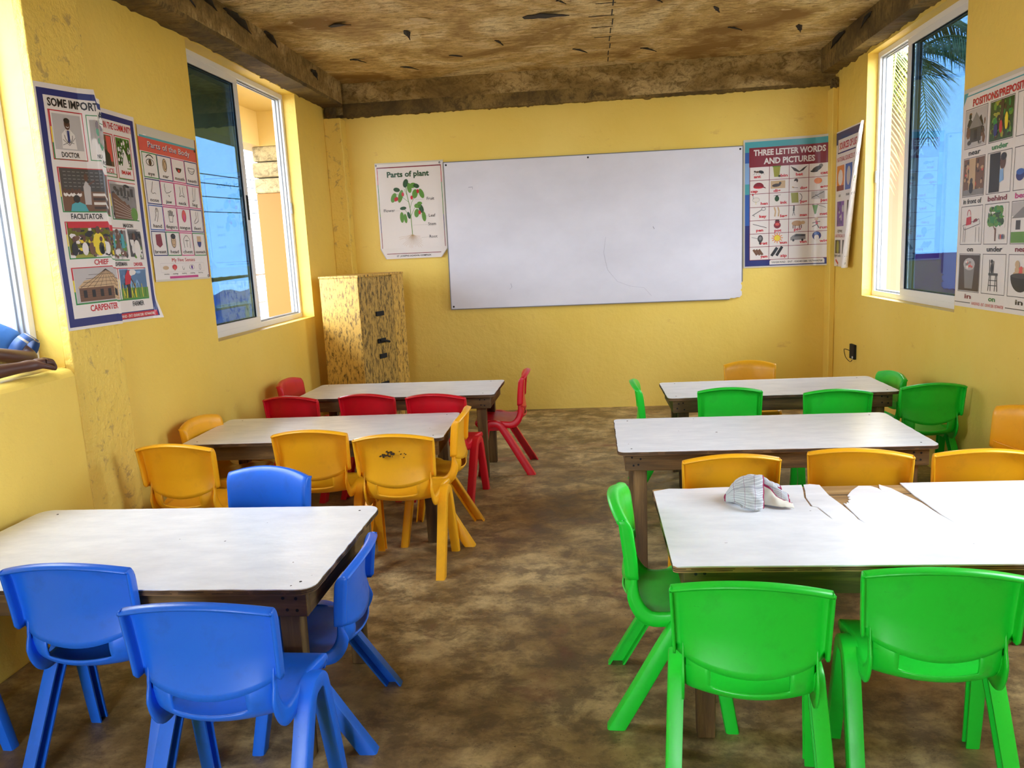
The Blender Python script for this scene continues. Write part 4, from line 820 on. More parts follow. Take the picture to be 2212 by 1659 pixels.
def broken(t, cx, cy, H):
    far = [(.205, 2.668), (.26, 2.695), (.33, 2.69), (.42, 2.70), (.507, 2.702), (.60, 2.708), (.715, 2.71), (.704, 2.648), (.688, 2.574), (.684, 2.485), (.7, 2.471), (.71, 2.392), (.716, 2.36),
           (.716, 2.392), (.7055, 2.474), (.6905, 2.488), (.694, 2.574), (.711, 2.648), (.722, 2.712), (.745, 2.718), (.774, 2.706), (.772, 2.594), (.784, 2.489), (.790, 2.40), (.789, 2.36), (.80, 2.315),
           (.795, 2.36), (.795, 2.40), (.794, 2.512), (.800, 2.50), (.806, 2.518), (.812, 2.51), (.815, 2.535), (.828, 2.545), (.824, 2.56), (.835, 2.57), (.829, 2.585), (.838, 2.60), (.86, 2.639), (.898, 2.688), (.936, 2.685), (.950, 2.66), (.955, 2.633), (.957, 2.66), (.968, 2.699), (.993, 2.656), (1.009, 2.58), (1.029, 2.504),
           (1.037, 2.39), (1.050, 2.31), (1.043, 2.39), (1.041, 2.499), (1.037, 2.579), (1.042, 2.712)]
    P = [(.203, 2.03), (.215, 2.016), (1.50, 2.01), (1.50, 2.715)] + far[::-1]
    bm = bmesh.new(); vs = [bm.verts.new((x - cx, y - cy, H - .0025)) for x, y in P]; es = [bm.edges.new((vs[i], vs[(i + 1) % len(vs)])) for i in range(len(vs))]
    bmesh.ops.triangle_fill(bm, use_beauty=True, edges=es); r = bmesh.ops.extrude_face_region(bm, geom=bm.faces[:])
    for v in r['geom']:
        if isinstance(v, bmesh.types.BMVert): v.co.z += .0035
    o = obj('laminate_sheet', bm, M_lam, t); o['label'] = 'cracked white laminate with pieces broken away'
    bm = bmesh.new(); box(bm, .55, .70, .305, .312, H - .004, H - .0022)
    for y in (2.60,): box(bm, .70 - cx, 1.10 - cx, y - cy, y - cy + .006, H - .0035, H - .0022)
    obj('plank_gap', bm, M_black, t)
    bm = bmesh.new(); scr_ = [(1.22, 2.13), (1.25, 2.135), (1.28, 2.15), (1.31, 2.17)]
T_R1 = table(.203, 1.50, 2.015, 2.70, 0, 'nearest right table with broken cracked top, green chairs beside it', 24, woodx=M_woodg, lam=broken, corner=.012)
T_R2 = table(.105, 1.385, 3.205, 3.835, -.3, 'middle right table, with yellow chairs on its near side', 25, H=.54)
T_R3 = table(.418, 1.655, 4.335, 4.835, .4, 'far right table nearest the whiteboard, with green chairs round it', 26, H=.54)

# ------------------------------------------------------------ chairs
def back_mesh():
    bm = bmesh.new(); NU, NV = 20, 14; D = .036
    us = [(-1, D), (-1, D * .66), (-1, D * .33), (-1, .004)] + [(-.985, .0006)] + [(-1 + 2 * k / NU, 0) for k in range(1, NU)] + [(.985, .0006)] + [(1, .004), (1, D * .33), (1, D * .66), (1, D)]
    vs = [(k / NV, 0) for k in range(NV)] + [(.985, .0006), (1, .004), (1, .012), (1, .024)]
    rows = []
    for v, dv in vs:
        row = []
        for u, du in us:
            q = 1 - u * u; w_ = .166 + .0065 * v
            zb = .440 - .046 * q; zt = .612 + .026 * q; z = zb + (zt - zb) * v
            y = -.086 - .020 * v - .030 * q * (1 - .1 * v)
            if v < .40: y -= .016 * (1 - v / .40) ** 1.5 * min(1, q * 2 + .15)
            if v > .80: y -= .014 * ((v - .8) / .2) ** 2
            d = max(du * (1 - .25 * (v < .03)) * (1 - .32 * max(0, (v - .84) / .16)), dv); x = u * w_ + (.002 if du > .003 else 0) * (1 if u > 0 else -1) * du / D
            row.append(bm.verts.new((x, y - d, z + (.001 if dv > .003 else 0) - (.35 * dv if dv else 0))))
        rows.append(row)
    for A, B in zip(rows, rows[1:]):
        for i in range(len(A) - 1): bm.faces.new((A[i], A[i + 1], B[i + 1], B[i]))
    return bm
CP = [((.176, .300), (.166, .305)), ((.190, .322), (.180, .326)), ((.184, .340), (.174, .344)), ((.158, .345), (.150, .352)), ((.105, .341), (.102, .350)), ((.035, .333), (.035, .342)), ((-.035, .327), (-.025, .334)),
      ((-.085, .329), (-.056, .340)), ((-.118, .344), (-.076, .362)), ((-.132, .366), (-.087, .390)), ((-.134, .392), (-.091, .418)), ((-.126, .420), (-.091, .445)), ((-.116, .450), (-.090, .47))]
def seat_mesh():
    bm = bmesh.new(); SUB = 4
    C_ = crom([c for c, s in CP], SUB); S_ = crom([s for c, s in CP], SUB); n = len(C_); NU = 24; rows = []
    for k in range(n):
        t = k / SUB
        ws = lerp_tab(t, [(0, .158), (1, .165), (3.2, .166), (4.2, .152), (6, .150), (9, .148), (12, .148)])
        sk = lerp_tab(t, [(0, .006), (1, .012), (3, .026), (5, .036), (7, .044), (9, .036), (10, .020), (12, .010)])
        a = S_[max(k - 1, 0)]; b = S_[min(k + 1, n - 1)]; T = Vector((b[0] - a[0], b[1] - a[1])).normalized(); N = Vector((-T.y, T.x))
        row = []
        for side in (-1,):
            for d in (1, .6, .25): row.append((side * (ws + .003), S_[k][0] + N.x * sk * d, S_[k][1] + N.y * sk * d))
        for i in range(NU + 1):
            u = -1 + 2 * i / NU; q = (1 - u * u) ** .8 if abs(u) < 1 else 0
            row.append((u * ws, S_[k][0] + (C_[k][0] - S_[k][0]) * q, S_[k][1] + (C_[k][1] - S_[k][1]) * q))
        for d in (.25, .6, 1): row.append(((ws + .003), S_[k][0] + N.x * sk * d, S_[k][1] + N.y * sk * d))
        rows.append([bm.verts.new(p) for p in row])
    for k in range(n - 1):
        A, B = rows[k], rows[k + 1]
        for i in range(len(A) - 1):
            u = -1 + 2 * (i - 3 + .5) / NU; t = (k + .5) / SUB
            if abs(u) < .62 and 8.8 < t < 11.6: continue
            bm.faces.new((A[i], A[i + 1], B[i + 1], B[i]))
    return bm
def leg_mesh(path, sx):
    """path: list of (y, z, x, half-thickness, half-width); channel open towards the chair's middle"""
    bm = bmesh.new(); rings = []; n = len(path)
    for i, (y, z, x, h, wd) in enumerate(path):
        a = path[max(i - 1, 0)]; b = path[min(i + 1, n - 1)]; T = Vector((b[0] - a[0], b[1] - a[1])).normalized(); Nn = Vector((-T.y, T.x)); r = .008; t = .006
        sec = [(-h, -wd), (-h, wd - r), (-h + r * .3, wd - r * .3), (-h + r, wd), (h - r, wd), (h - r * .3, wd - r * .3), (h, wd - r), (h, -wd), (h - t, -wd), (h - t, wd - t - .004), (-h + t, wd - t - .004), (-h + t, -wd)]
        ring = []
        for p, q in sec:
            P = Vector((y, z)) + Nn * p
            if i == n - 1:
                P = P + T * (P.y / -T.y)      # cut level with the floor
            ring.append(bm.verts.new((sx * (x + q), P.x, P.y)))
        rings.append(ring)
    for A, B in zip(rings, rings[1:]):
        for k in range(12): bm.faces.new((A[k], A[(k + 1) % 12], B[(k + 1) % 12], B[k]))
    for rg in (rings[0], rings[-1]):
        bm.faces.new((rg[0], rg[1], rg[2], rg[3], rg[4], rg[5], rg[6], rg[7], rg[8], rg[9], rg[10], rg[11]))
    return bm
REAR = [(.070, .326, .166, .021, .020), (.048, .325, .166, .021, .020), (.028, .316, .1665, .0215, .020), (.010, .294, .167, .022, .020), (-.03, .228, .170, .022, .020), (-.09, .122, .174, .0225, .0195), (-.157, .006, .178, .023, .019)]
FRNT = [(.066, .326, .166, .021, .020), (.086, .325, .166, .020, .020), (.102, .314, .167, .020, .020), (.110, .292, .168, .020, .020), (.126, .20, .172, .0195, .0195), (.142, .10, .176, .019, .019), (.158, .004, .179, .0185, .018)]
def dense(p): return crom(p, 3)
def make_chair(label, group, m):
    t = empty('chair', (0, 0, 0), 0, label, 'chair', group)
    o = obj('seat', seat_mesh(), m, t, True); md = o.modifiers.new('thick', 'SOLIDIFY'); md.thickness = .006; md.offset = -1; md.use_even_offset = False
    o = obj('backrest', back_mesh(), m, t, True); md = o.modifiers.new('thick', 'SOLIDIFY'); md.thickness = .006; md.offset = 0
    for sx in (-1, 1):
        for P in (REAR, FRNT):
            o = obj('leg', leg_mesh(dense(P), sx), m, t, True)
            md = o.modifiers.new('edges', 'EDGE_SPLIT'); md.split_angle = R(38)
        bm = bmesh.new()       # web that ties the bent legs to the seat
        prof = [(.105, .344), (.125, .335), (.118, .300), (.10, .285), (.03, .285), (.015, .300), (.015, .335), (.035, .345)]
        prism(bm, [(sx * .140, y, z - .006) for y, z in prof], (sx * .016, 0, 0)); bev(obj('leg_web', bm, m, t), .004, 2)
    return t
def copy_tree(o, parent=None):
    c = o.copy(); COL.objects.link(c); c.parent = parent
    for ch in list(o.children): copy_tree(ch, c)
    return c
proto = {}
def chair(m, x, y, rz, s, label, group):
    key = m.name
    if key not in proto: proto[key] = c = make_chair(label, group, m)
    else:
        c = copy_tree(proto[key])
    c.location = (x, y, 0); c.rotation_euler = (0, 0, R(rz)); c.scale = (s, s, s); c['label'] = label; c['group'] = group
    return c
gb, gg, gy, gr = 'blue plastic chairs', 'green plastic chairs', 'yellow plastic chairs', 'red plastic chairs'
chair(M_blue, -.899, 1.720, -.5, 1.03, 'blue plastic chair seen from behind, nearest the camera at the nearest left table', gb)
chair(M_blue, -1.391, 1.971, .2, 1.016, 'blue plastic chair at the left edge of the picture, seen from behind', gb)
c_b3 = chair(M_blue, -.832, 2.165, 92, 1.0, 'blue plastic chair pushed under the right end of the nearest left table', gb); c_b3.scale = (1, 1, .86)
chair(M_blue, -1.235, 2.61, 166, 1.0, 'blue plastic chair on the far side of its table, front of its back showing', gb)
chair(M_blue, -1.92, 1.86, -4, .86, 'blue plastic chair mostly out of the frame, two legs at the lower left edge', gb)
c_y1 = chair(M_yel, -1.762, 3.246, -5.6, 1.02, 'yellow plastic chair seen from behind, closest to the left wall', gy)
chair(M_yel, -1.272, 3.5, -.5, 1.0, 'yellow plastic chair seen from behind at the middle of the middle left table', gy)
c_y3 = chair(M_yel, -.846, 3.354, -2, 1.008, 'yellow plastic chair with dark scuffs on its back, by the aisle', gy)
chair(M_yel, -.762, 3.74, 90, 1.0, 'yellow plastic chair seen sideways at the right end of the middle left table', gy)
chair(M_yel, -1.888, 3.80, -95, .97, 'yellow plastic chair at the left end of the middle left table against the wall', gy)
chair(M_red, -1.707, 4.45, -9.2, .977, 'red plastic chair seen from behind, leftmost along the far left table', gr)
chair(M_red, -1.257, 4.45, -9.5, .976, 'red plastic chair seen from behind, middle one along the far left table', gr)
chair(M_red, -.834, 4.338, -9.3, .99, 'red plastic chair seen from behind with a dark stain, nearest the aisle', gr)
chair(M_red, -.548, 4.92, 91, 1.0, 'red plastic chair seen sideways, standing in the aisle by the far left table', gr)
chair(M_red, -1.86, 4.98, -93, .97, 'red plastic chair against the left wall at the end of the far left table', gr)
chair(M_green, .356, 1.833, -6.5, 1.01, 'green plastic chair seen from behind at the bottom centre right', gg)
chair(M_green, .807, 1.920, -6.4, .995, 'green plastic chair seen from behind in the bottom right corner', gg)
chair(M_green, .215, 2.30, -92, 1.03, 'green plastic chair seen sideways at the left end of the cracked table', gg)
chair(M_yel, .489, 2.943, 2.4, .992, 'yellow plastic chair behind the checked cloth', gy)
chair(M_yel, .976, 2.959, -12.7, 1.0, 'yellow plastic chair behind the broken edge of the cracked table', gy)
chair(M_yel, 1.391, 2.965, -5.2, .979, 'yellow plastic chair seen from behind at the right edge, scribbled back', gy)
chair(M_yel, 1.70, 3.36, 108, 1.0, 'yellow plastic chair by the right wall with the front of its back showing', gy)
chair(M_green, .749, 4.36, -5.3, .958, 'dark green plastic chair seen from behind, left of two at the far right table', gg)
chair(M_green, 1.271, 4.241, -5.3, .952, 'dark green plastic chair seen from behind, right of two at the far right table', gg)
chair(M_green, 1.776, 4.364, 1.8, .94, 'green plastic chair seen from behind by the right wall', gg)
chair(M_green, .385, 4.45, -91, .98, 'green plastic chair seen sideways at the left end of the far right table', gg)
chair(M_green, 1.645, 4.745, 96, .90, 'pale green chair back peeping over the right end of the far right table', gg)
chair(M_yel, 1.024, 5.10, 173.8, .935, 'yellow plastic chair on the far side of the far right table', gy)
# scuffs on the back of the aisle chair
random.seed(9); bm = bmesh.new()
for k in range(26):
    cx = random.choice([-.03, -.03, .03]) + random.uniform(-.03, .03); cz = .545 + random.uniform(-.014, .014); r = random.uniform(.002, .007 if cx < 0 else .004)
    prism(bm, [(cx + r * random.uniform(.5, 1.2) * math.cos(a), -.1345 - .004 * (1 - (cx / .17) ** 2), cz + r * random.uniform(.5, 1.1) * math.sin(a)) for a in [i * math.pi / 3 for i in range(6)]], (0, .006, 0))
obj('scuff_mark', bm, flat('black_scuff', rgb(60, 40, 12), .8), c_y3)

# ------------------------------------------------------------ cloth on the cracked table
def cloth():
    ctex = bpy.data.textures.new('cloth_creases', 'CLOUDS'); ctex.noise_scale = .035; ctex.noise_depth = 2
    mt, nt, b = mat('checked_cotton'); uv = nt.nodes.new('ShaderNodeUVMap'); sep = nt.nodes.new('ShaderNodeSeparateXYZ'); nt.links.new(uv.outputs[0], sep.inputs[0])
    def stripes(axis, f, lo):
        m1 = nt.nodes.new('ShaderNodeMath'); m1.operation = 'MULTIPLY'; m1.inputs[1].default_value = f; nt.links.new(sep.outputs[axis], m1.inputs[0])
        m2 = nt.nodes.new('ShaderNodeMath'); m2.operation = 'FRACT'; nt.links.new(m1.outputs[0], m2.inputs[0]); return ramp(nt, m2.outputs[0], [(lo, K), (lo + .03, W)])
    base = rgb(186, 190, 196)
    base = mix(nt, stripes(0, 30, .60), base, rgb(166, 171, 180)); base = mix(nt, stripes(1, 30, .72), base, rgb(214, 216, 220))
    base = mix(nt, stripes(0, 4, .95), base, rgb(140, 96, 120)); base = mix(nt, stripes(1, 3, .95), base, rgb(140, 142, 156))
    nt.links.new(base, b.inputs['Base Color']); b.inputs['Roughness'].default_value = .95
    hem = flat('magenta_hem', rgb(142, 30, 72), .9); lining = flat('pale_lining', rgb(222, 218, 206), .95)
    def sheet(fn, nu, nv, m, hemf, name, root):
        bm = bmesh.new(); ul = bm.loops.layers.uv.new('uv'); g = [[bm.verts.new(fn(i / nu, j / nv)) for j in range(nv + 1)] for i in range(nu + 1)]
        for i in range(nu):
            for j in range(nv):
                f = bm.faces.new((g[i][j], g[i + 1][j], g[i + 1][j + 1], g[i][j + 1])); f.material_index = 1 if hemf((i + .5) / nu, (j + .5) / nv) else 0
                for l, (a, c) in zip(f.loops, ((i, j), (i + 1, j), (i + 1, j + 1), (i, j + 1))): l[ul].uv = (a / nu, c / nv)
        o = obj(name, bm, [m, hem], root, True); dp = o.modifiers.new('creases', 'DISPLACE'); dp.texture = ctex; dp.strength = .016; dp.mid_level = .5; md = o.modifiers.new('t', 'SOLIDIFY'); md.thickness = .003; md.offset = 0; return o
    root = empty('cloth', (.472, 2.54, TH + .008), R(-4), 'crumpled grey checked cloth with dark red hem on the cracked table', 'cloth')
    # main bulge: hollow bell whose mouth opens to the right
    def bell(u, v):       # u along axis left->right, v round the axis over the top
        a = math.pi * (v * 1.08 - .04); r = .088 * math.sin(math.pi * (.035 + .62 * u)) * (1 + .09 * math.sin(7 * a + 5 * u) * u + .06 * math.sin(4 * a + 2 * u) + .03 * math.sin(15 * a + 9 * u))
        x = -.055 + .16 * u - .03 * (1 - v) * u; y = -math.cos(a) * r * 1.05 + .012 * math.sin(6 * u)
        z = max(.0, math.sin(a)) * r * (.98 + .12 * math.sin(4 * u + 2)) + .001
        return (x, y, z)
    root.scale = (.84, 1, 1)
    sheet(bell, 30, 40, mt, lambda u, v: u > .97 or u < .03, 'folded_body', root)
    # top strip arching back to the right
    def strap(u, v):
        x = .028 + .13 * u; y = .014 + .024 * (v - .5) * 2 * (1 - .3 * u) + .01 * u; z = .070 * math.cos(1.2 * u ** 1.2) + .006 * math.cos(math.pi * (v - .5)) + .004 * math.sin(8 * u)
        return (x, y, z)
    sheet(strap, 20, 10, mt, lambda u, v: v < .1 or u > .95, 'top_fold', root)
    # standing flap running to the front right corner, pale lining outside
    def flap(u, v):
        x = .045 + .145 * u; y = -.045 - .035 * u + .03 * v + .006 * math.sin(7 * u); z = .001 + v * (.062 * (1 - u) ** 1.1 + .012 + .010 * math.sin(6 * u)) + .003 * math.sin(17 * u) * v
        return (x, y, z)
    sheet(flap, 24, 8, lining, lambda u, v: v > .86, 'lined_flap', root)
    def inner(u, v):
        x = .06 + .12 * u; y = -.035 + .075 * v - .03 * u; z = .002 + .066 * (1 - u) ** .7 * (1 - abs(2 * v - 1) ** 2) + .014 * math.sin(math.pi * v) + .005 * math.sin(14 * v + 4 * u)
        return (x, y, z)
    sheet(inner, 22, 20, mt, lambda u, v: u > .94 or v < .06, 'inner_fold', root)
cloth()

# ------------------------------------------------------------ child leaning on the left window ledge
def skin_mesh(name, V, E, rad, m, parent, root=0, sub=2):
    me = bpy.data.meshes.new(name); me.from_pydata(V, E, []); me.update(); o = bpy.data.objects.new(name, me); COL.objects.link(o); o.parent = parent
    sk = o.modifiers.new('skin', 'SKIN'); sk.use_smooth_shade = True
    if not me.skin_vertices: me.attributes  # layer is made with the modifier
    for i, r in enumerate(rad):
        me.skin_vertices[0].data[i].radius = (r, r) if not isinstance(r, tuple) else r
        me.skin_vertices[0].data[i].use_root = (i == root)
    md = o.modifiers.new('sub', 'SUBSURF'); md.levels = sub; md.render_levels = sub
    me.materials.append(m); return o
M_skin = flat('dark_brown_skin', rgb(78, 46, 34), .45); 
def person():
    t = empty('person', (-2.50, 2.55, 0), 0, 'child in a blue school shirt leaning on the left window ledge', 'person')
    ox, oy = -2.50, 2.55
    def L(x, y, z): return (x - ox, y - oy, z)
    V = [L(-2.60, 2.55, .80), L(-2.55, 2.56, .95), L(-2.47, 2.58, 1.12), L(-2.42, 2.60, 1.20), L(-2.38, 2.60, 1.27), L(-2.34, 2.59, 1.36), L(-2.35, 2.59, 1.46),      # 0 pelvis .. 6 head top
         L(-2.37, 2.80, 1.20), L(-2.27, 2.875, 1.13), L(-2.165, 2.865, 1.060), L(-2.155, 2.74, 1.085), L(-2.165, 2.58, 1.125), L(-2.17, 2.52, 1.14),   # 7-12 left arm
         L(-2.38, 2.44, 1.185), L(-2.27, 2.36, 1.11), L(-2.17, 2.40, 1.05), L(-2.12, 2.60, 1.050), L(-2.088, 2.705, 1.052), L(-2.078, 2.740, 1.054),    # 13-18 right arm reaching across
         L(-2.60, 2.46, .72), L(-2.62, 2.45, .42), L(-2.62, 2.45, .06), L(-2.55, 2.45, .03),
         L(-2.60, 2.64, .72), L(-2.62, 2.65, .42), L(-2.62, 2.65, .06), L(-2.55, 2.65, .03)]
    E = [(0, 1), (1, 2), (2, 3), (3, 4), (4, 5), (5, 6), (3, 7), (7, 8), (8, 9), (9, 10), (10, 11), (11, 12), (3, 13), (13, 14), (14, 15), (15, 16), (16, 17), (17, 18), (0, 19), (19, 20), (20, 21), (21, 22), (0, 23), (23, 24), (24, 25), (25, 26)]
    rad = [.10, .095, .10, .07, .042, .075, .05, .048, .038, .034, .033, .027, .022, .048, .036, .032, .029, .021, .024, .065, .045, .035, .03, .065, .045, .035, .03]
    # right hand on the ledge: palm, four fingers curled down and a thumb, grown out of the wrist (vertex 18)
    P0 = Vector(V[18]); i = len(V); V.append(tuple(P0 + Vector((.006, .030, .002)))); E.append((18, i)); rad.append((.027, .019)); palm = i
    for k, (bx_, by_, bz_) in enumerate([(-.020, .060, .009), (-.004, .068, .011), (.013, .067, .007), (.028, .058, .000)]):
        i = len(V); q = P0 + Vector((bx_, by_, bz_)); ln = (.95, 1.1, 1.0, .8)[k]
        V += [tuple(q), tuple(q + Vector((.003, .022 * ln, -.005))), tuple(q + Vector((.005, .030 * ln, -.022))), tuple(q + Vector((.003, .020 * ln, -.034)))]
        E += [(palm, i), (i, i + 1), (i + 1, i + 2), (i + 2, i + 3)]; rad += [.0105, .0098, .009, .008]
    i = len(V); V += [tuple(P0 + Vector((.034, .014, -.006))), tuple(P0 + Vector((.046, .036, -.016))), tuple(P0 + Vector((.046, .056, -.024)))]; E += [(18, i), (i, i + 1), (i + 1, i + 2)]; rad += [.0115, .010, .0085]
    b = skin_mesh('body', V, E, rad, M_skin, t)
    # blue shirt: torso and short sleeves
    mt, nt, bs = mat('blue_school_shirt'); bs.inputs['Base Color'].default_value = rgb(48, 98, 160); bs.inputs['Roughness'].default_value = .9
    bump(nt, bs, noise(nt, coords(nt), 18, 3, .5, .5), .5, .01)
    sv = [L(-2.60, 2.55, .78), L(-2.55, 2.56, .95), L(-2.47, 2.58, 1.12), L(-2.42, 2.60, 1.19), L(-2.365, 2.81, 1.195), L(-2.28, 2.87, 1.145), L(-2.215, 2.875, 1.105), L(-2.375, 2.425, 1.175), L(-2.29, 2.37, 1.12), L(-2.225, 2.365, 1.085)]
    skin_mesh('shirt', sv, [(0, 1), (1, 2), (2, 3), (3, 4), (4, 5), (5, 6), (3, 7), (7, 8), (8, 9)], [.12, .115, .118, .085, .066, .060, .058, .066, .060, .058], mt, t)
    bm = bmesh.new()
    for k, c in enumerate((0,)):
        c0, c1 = Vector(L(-2.225, 2.875, 1.112)), Vector(L(-2.185, 2.877, 1.088)); tube(bm, [c0, c1], [.060, .058], 20, cap=False)
    chk, cn, cbs = mat('checked_cuff'); w_ = cn.nodes.new('ShaderNodeTexWave'); w_.inputs['Scale'].default_value = 9; cn.links.new(coords(cn), w_.inputs[0]); w_.bands_direction = 'Y'
    cn.links.new(ramp(cn, w_.outputs[1], [(.84, rgb(40, 78, 136)), (.90, rgb(180, 170, 150))]), cbs.inputs['Base Color'])
    o = obj('cuff', bm, chk, t, True); o.modifiers.new('t', 'SOLIDIFY').thickness = .004
    bm = bmesh.new(); tube(bm, [L(-2.37, 2.60, 1.225), L(-2.36, 2.60, 1.25)], [.075, .058], 20, cap=False); o = obj('collar', bm, chk, t, True); o.modifiers.new('t', 'SOLIDIFY').thickness = .005
    bm = bmesh.new()
    for sy in (2.46, 2.64):
        tube(bm, [L(-2.60, sy, .86), L(-2.61, sy, .62), L(-2.62, sy, .48)], [.09, .08, .075], 18)
    obj('shorts', bm, flat('navy_cloth', rgb(26, 34, 74), .9), t, True)
    bm = bmesh.new(); bmesh.ops.create_uvsphere(bm, u_segments=20, v_segments=12, radius=1)
    for v in bm.verts: v.co = Vector(L(-2.36, 2.59, 1.44)) + Vector((v.co.x * .088, v.co.y * .080, v.co.z * .070))
    obj('hair', bm, M_black, t, True)
    for sy in (-.032, .032):
        bm = bmesh.new(); bmesh.ops.create_uvsphere(bm, u_segments=10, v_segments=8, radius=.011)
        for v in bm.verts: v.co += Vector(L(-2.268, 2.59 + sy, 1.375))
        obj('eye', bm, flat('eye_white', rgb(230, 226, 220), .3), t, True)
    for nm, c, sc in (('nose', (-2.258, 2.59, 1.35), (.014, .014, .016)), ('mouth', (-2.266, 2.59, 1.318), (.008, .024, .007)), ('ear', (-2.34, 2.665, 1.36), (.016, .008, .024)), ('ear', (-2.34, 2.515, 1.36), (.016, .008, .024))):
        bm = bmesh.new(); bmesh.ops.create_uvsphere(bm, u_segments=10, v_segments=8, radius=1)
        for v in bm.verts: v.co = Vector((v.co.x * sc[0], v.co.y * sc[1], v.co.z * sc[2])) + Vector(L(*c))
        obj(nm, bm, M_skin, t, True)
person()

# ------------------------------------------------------------ outside, left: veranda and street
M_pale = flat('pale_yellow_veranda_paint', rgb(176, 150, 96), .7); M_ochre = flat('ochre_paint', rgb(128, 80, 14), .7)
st = struct(obj('trim_11', BX(-3.75, XL - WT, -3, 12, -.15, -.005), M_ext)); 
bm = bmesh.new(); box(bm, -3.75, XL - WT, 3.6, 12, 2.98, 3.12); box(bm, -3.75, -3.5, 3.6, 12, 2.62, 2.98); box(bm, -3.5, XL - WT, 8.6, 8.85, 2.62, 2.98)
struct(obj('trim_12', bm, M_pale))
pc = empty('veranda_column', (-3.42, 8.8, 0), 0, 'square veranda column outside the left window, yellow below and bare blocks above', 'column')
bev(obj('painted_shaft', BX(-.17, .17, -.2, .2, 0, 2.12), M_ochre, pc), .01)
bm = bmesh.new(); random.seed(4)
for k in range(3):
    j = random.uniform(-.02, .02); box(bm, -.17 + j, .18 + j, -.2 + j, .2, 2.12 + k * .17, 2.12 + (k + 1) * .17 - .01)
bev(obj('bare_block_top', bm, M_ext, pc), .02, 2)
rl = empty('railing', (-3.45, 6, 0), 0, 'grey pipe railing along the veranda outside the left window', 'railing')
for z in (.98, .55):
    bm = bmesh.new(); tube(bm, [(0, -7, z), (0, 2.2, z)], .025, 12); obj('rail', bm, M_metal, rl)
for y in (-6, -4, -2, 0, 1.75):
    bm = bmesh.new(); tube(bm, [(0, y, 0), (0, y, .98)], .025, 12); obj('post', bm, M_metal, rl)
struct(obj('floor_ground', BX(-60, 60, -40, 80, -3.2, -3.05), flat('sandy_ground', rgb(120, 108, 86), .95)))
def shack(x, y, wx, wy, h, wallc, roofc, label, rz=0):
    t = empty('market_stall', (x, y, -3.05), R(rz), label, 'building', 'low buildings beyond the veranda')
    bev(obj('wall', BX(-wx / 2, wx / 2, -wy / 2, wy / 2, 0, h), flat('wall_' + label[:12], wallc, .8), t), .02)
    bm = bmesh.new(); n = 24; top = []
    for k in range(n + 1):
        yy = -wy / 2 - .3 + (wy + .6) * k / n; dz = .03 * (k % 2); top.append((yy, dz))
    P = [(-wx / 2 - .3, yy, h + .05 + dz) for yy, dz in top] + [(-wx / 2 - .3, yy, h + .03 + dz) for yy, dz in top[::-1]]
    q = [Vector((wx + .6, 0, .7))]; prism(bm, P, q[0]); obj('corrugated_roof', bm, roofc, t)
    obj('doorway', BX(wx / 2 - .02, wx / 2 + .02, -.5, .5, 0, 2), flat('dark_opening', rgb(50, 44, 40), .9), t)
tin = flat('pale_tin', rgb(205, 205, 200), .5, Metallic=.3); rust = flat('rusty_tin', rgb(150, 110, 84), .7)
shack(-13, 19, 5, 5, 2.6, rgb(210, 205, 195), tin, 'grey-walled stall with a pale tin roof beyond the veranda')
shack(-11, 11.5, 3, 4, 2.4, rgb(205, 60, 60), tin, 'red-walled stall nearest the veranda')
shack(-16, 26, 7, 8, 3.2, rgb(225, 215, 190), rust, 'cream building with a rusty roof further along the street')
shack(-20, 14, 5, 5, 3.0, rgb(215, 218, 220), tin, 'white-walled shack across the street')
shack(-15, 5, 5, 5, 2.8, rgb(220, 210, 190), rust, 'cream shack with a rusty roof across the street')
bm = bmesh.new(); random.seed(2); g = []
for i in range(13):
    g.append([bm.verts.new((-7.2 - .3 * i / 2 + random.uniform(-.05, .05), 14.5 + .42 * j, -1.0 + 1.75 * (1 - abs(i / 6 - 1)) - .05 * math.sin(j * 1.7))) for j in range(11)])
for i in range(12):
    for j in range(10): bm.faces.new((g[i][j], g[i + 1][j], g[i + 1][j + 1], g[i][j + 1]))
tp = obj('tarpaulin', bm, flat('blue_tarpaulin', rgb(24, 62, 140), .5), None, True); tp.modifiers.new('t', 'SOLIDIFY').thickness = .02
tag(tp, 'blue tarpaulin spread over a stall below the veranda railing', 'tarpaulin')
for k in range(4):
    bm = bmesh.new(); z = 3.6 + .45 * k; tube(bm, [(-14 + 1.0 * math.sin(k), -10 + 5 * i, z - .5 * math.sin(math.pi * i / 10)) for i in range(11)], .02, 6)
    tag(obj('power_cable', bm, M_black), 'thin dark overhead cable above the street seen through the left windows', 'cable', 'overhead cables above the street')
# green and red boards seen under the near window
sg = empty('street_kiosk', (-7.2, 7.6, -3.05), 0, 'white kiosk with a red band and greenery, seen through the nearest left window', 'kiosk')
obj('body', BX(-1, .6, -1.5, 1.5, 0, 5.0), flat('white_kiosk', rgb(235, 235, 235), .6), sg); obj('red_band', BX(.6, .64, -1.5, 1.5, 3.35, 3.85), flat('coral_band', rgb(226, 84, 96), .6), sg)

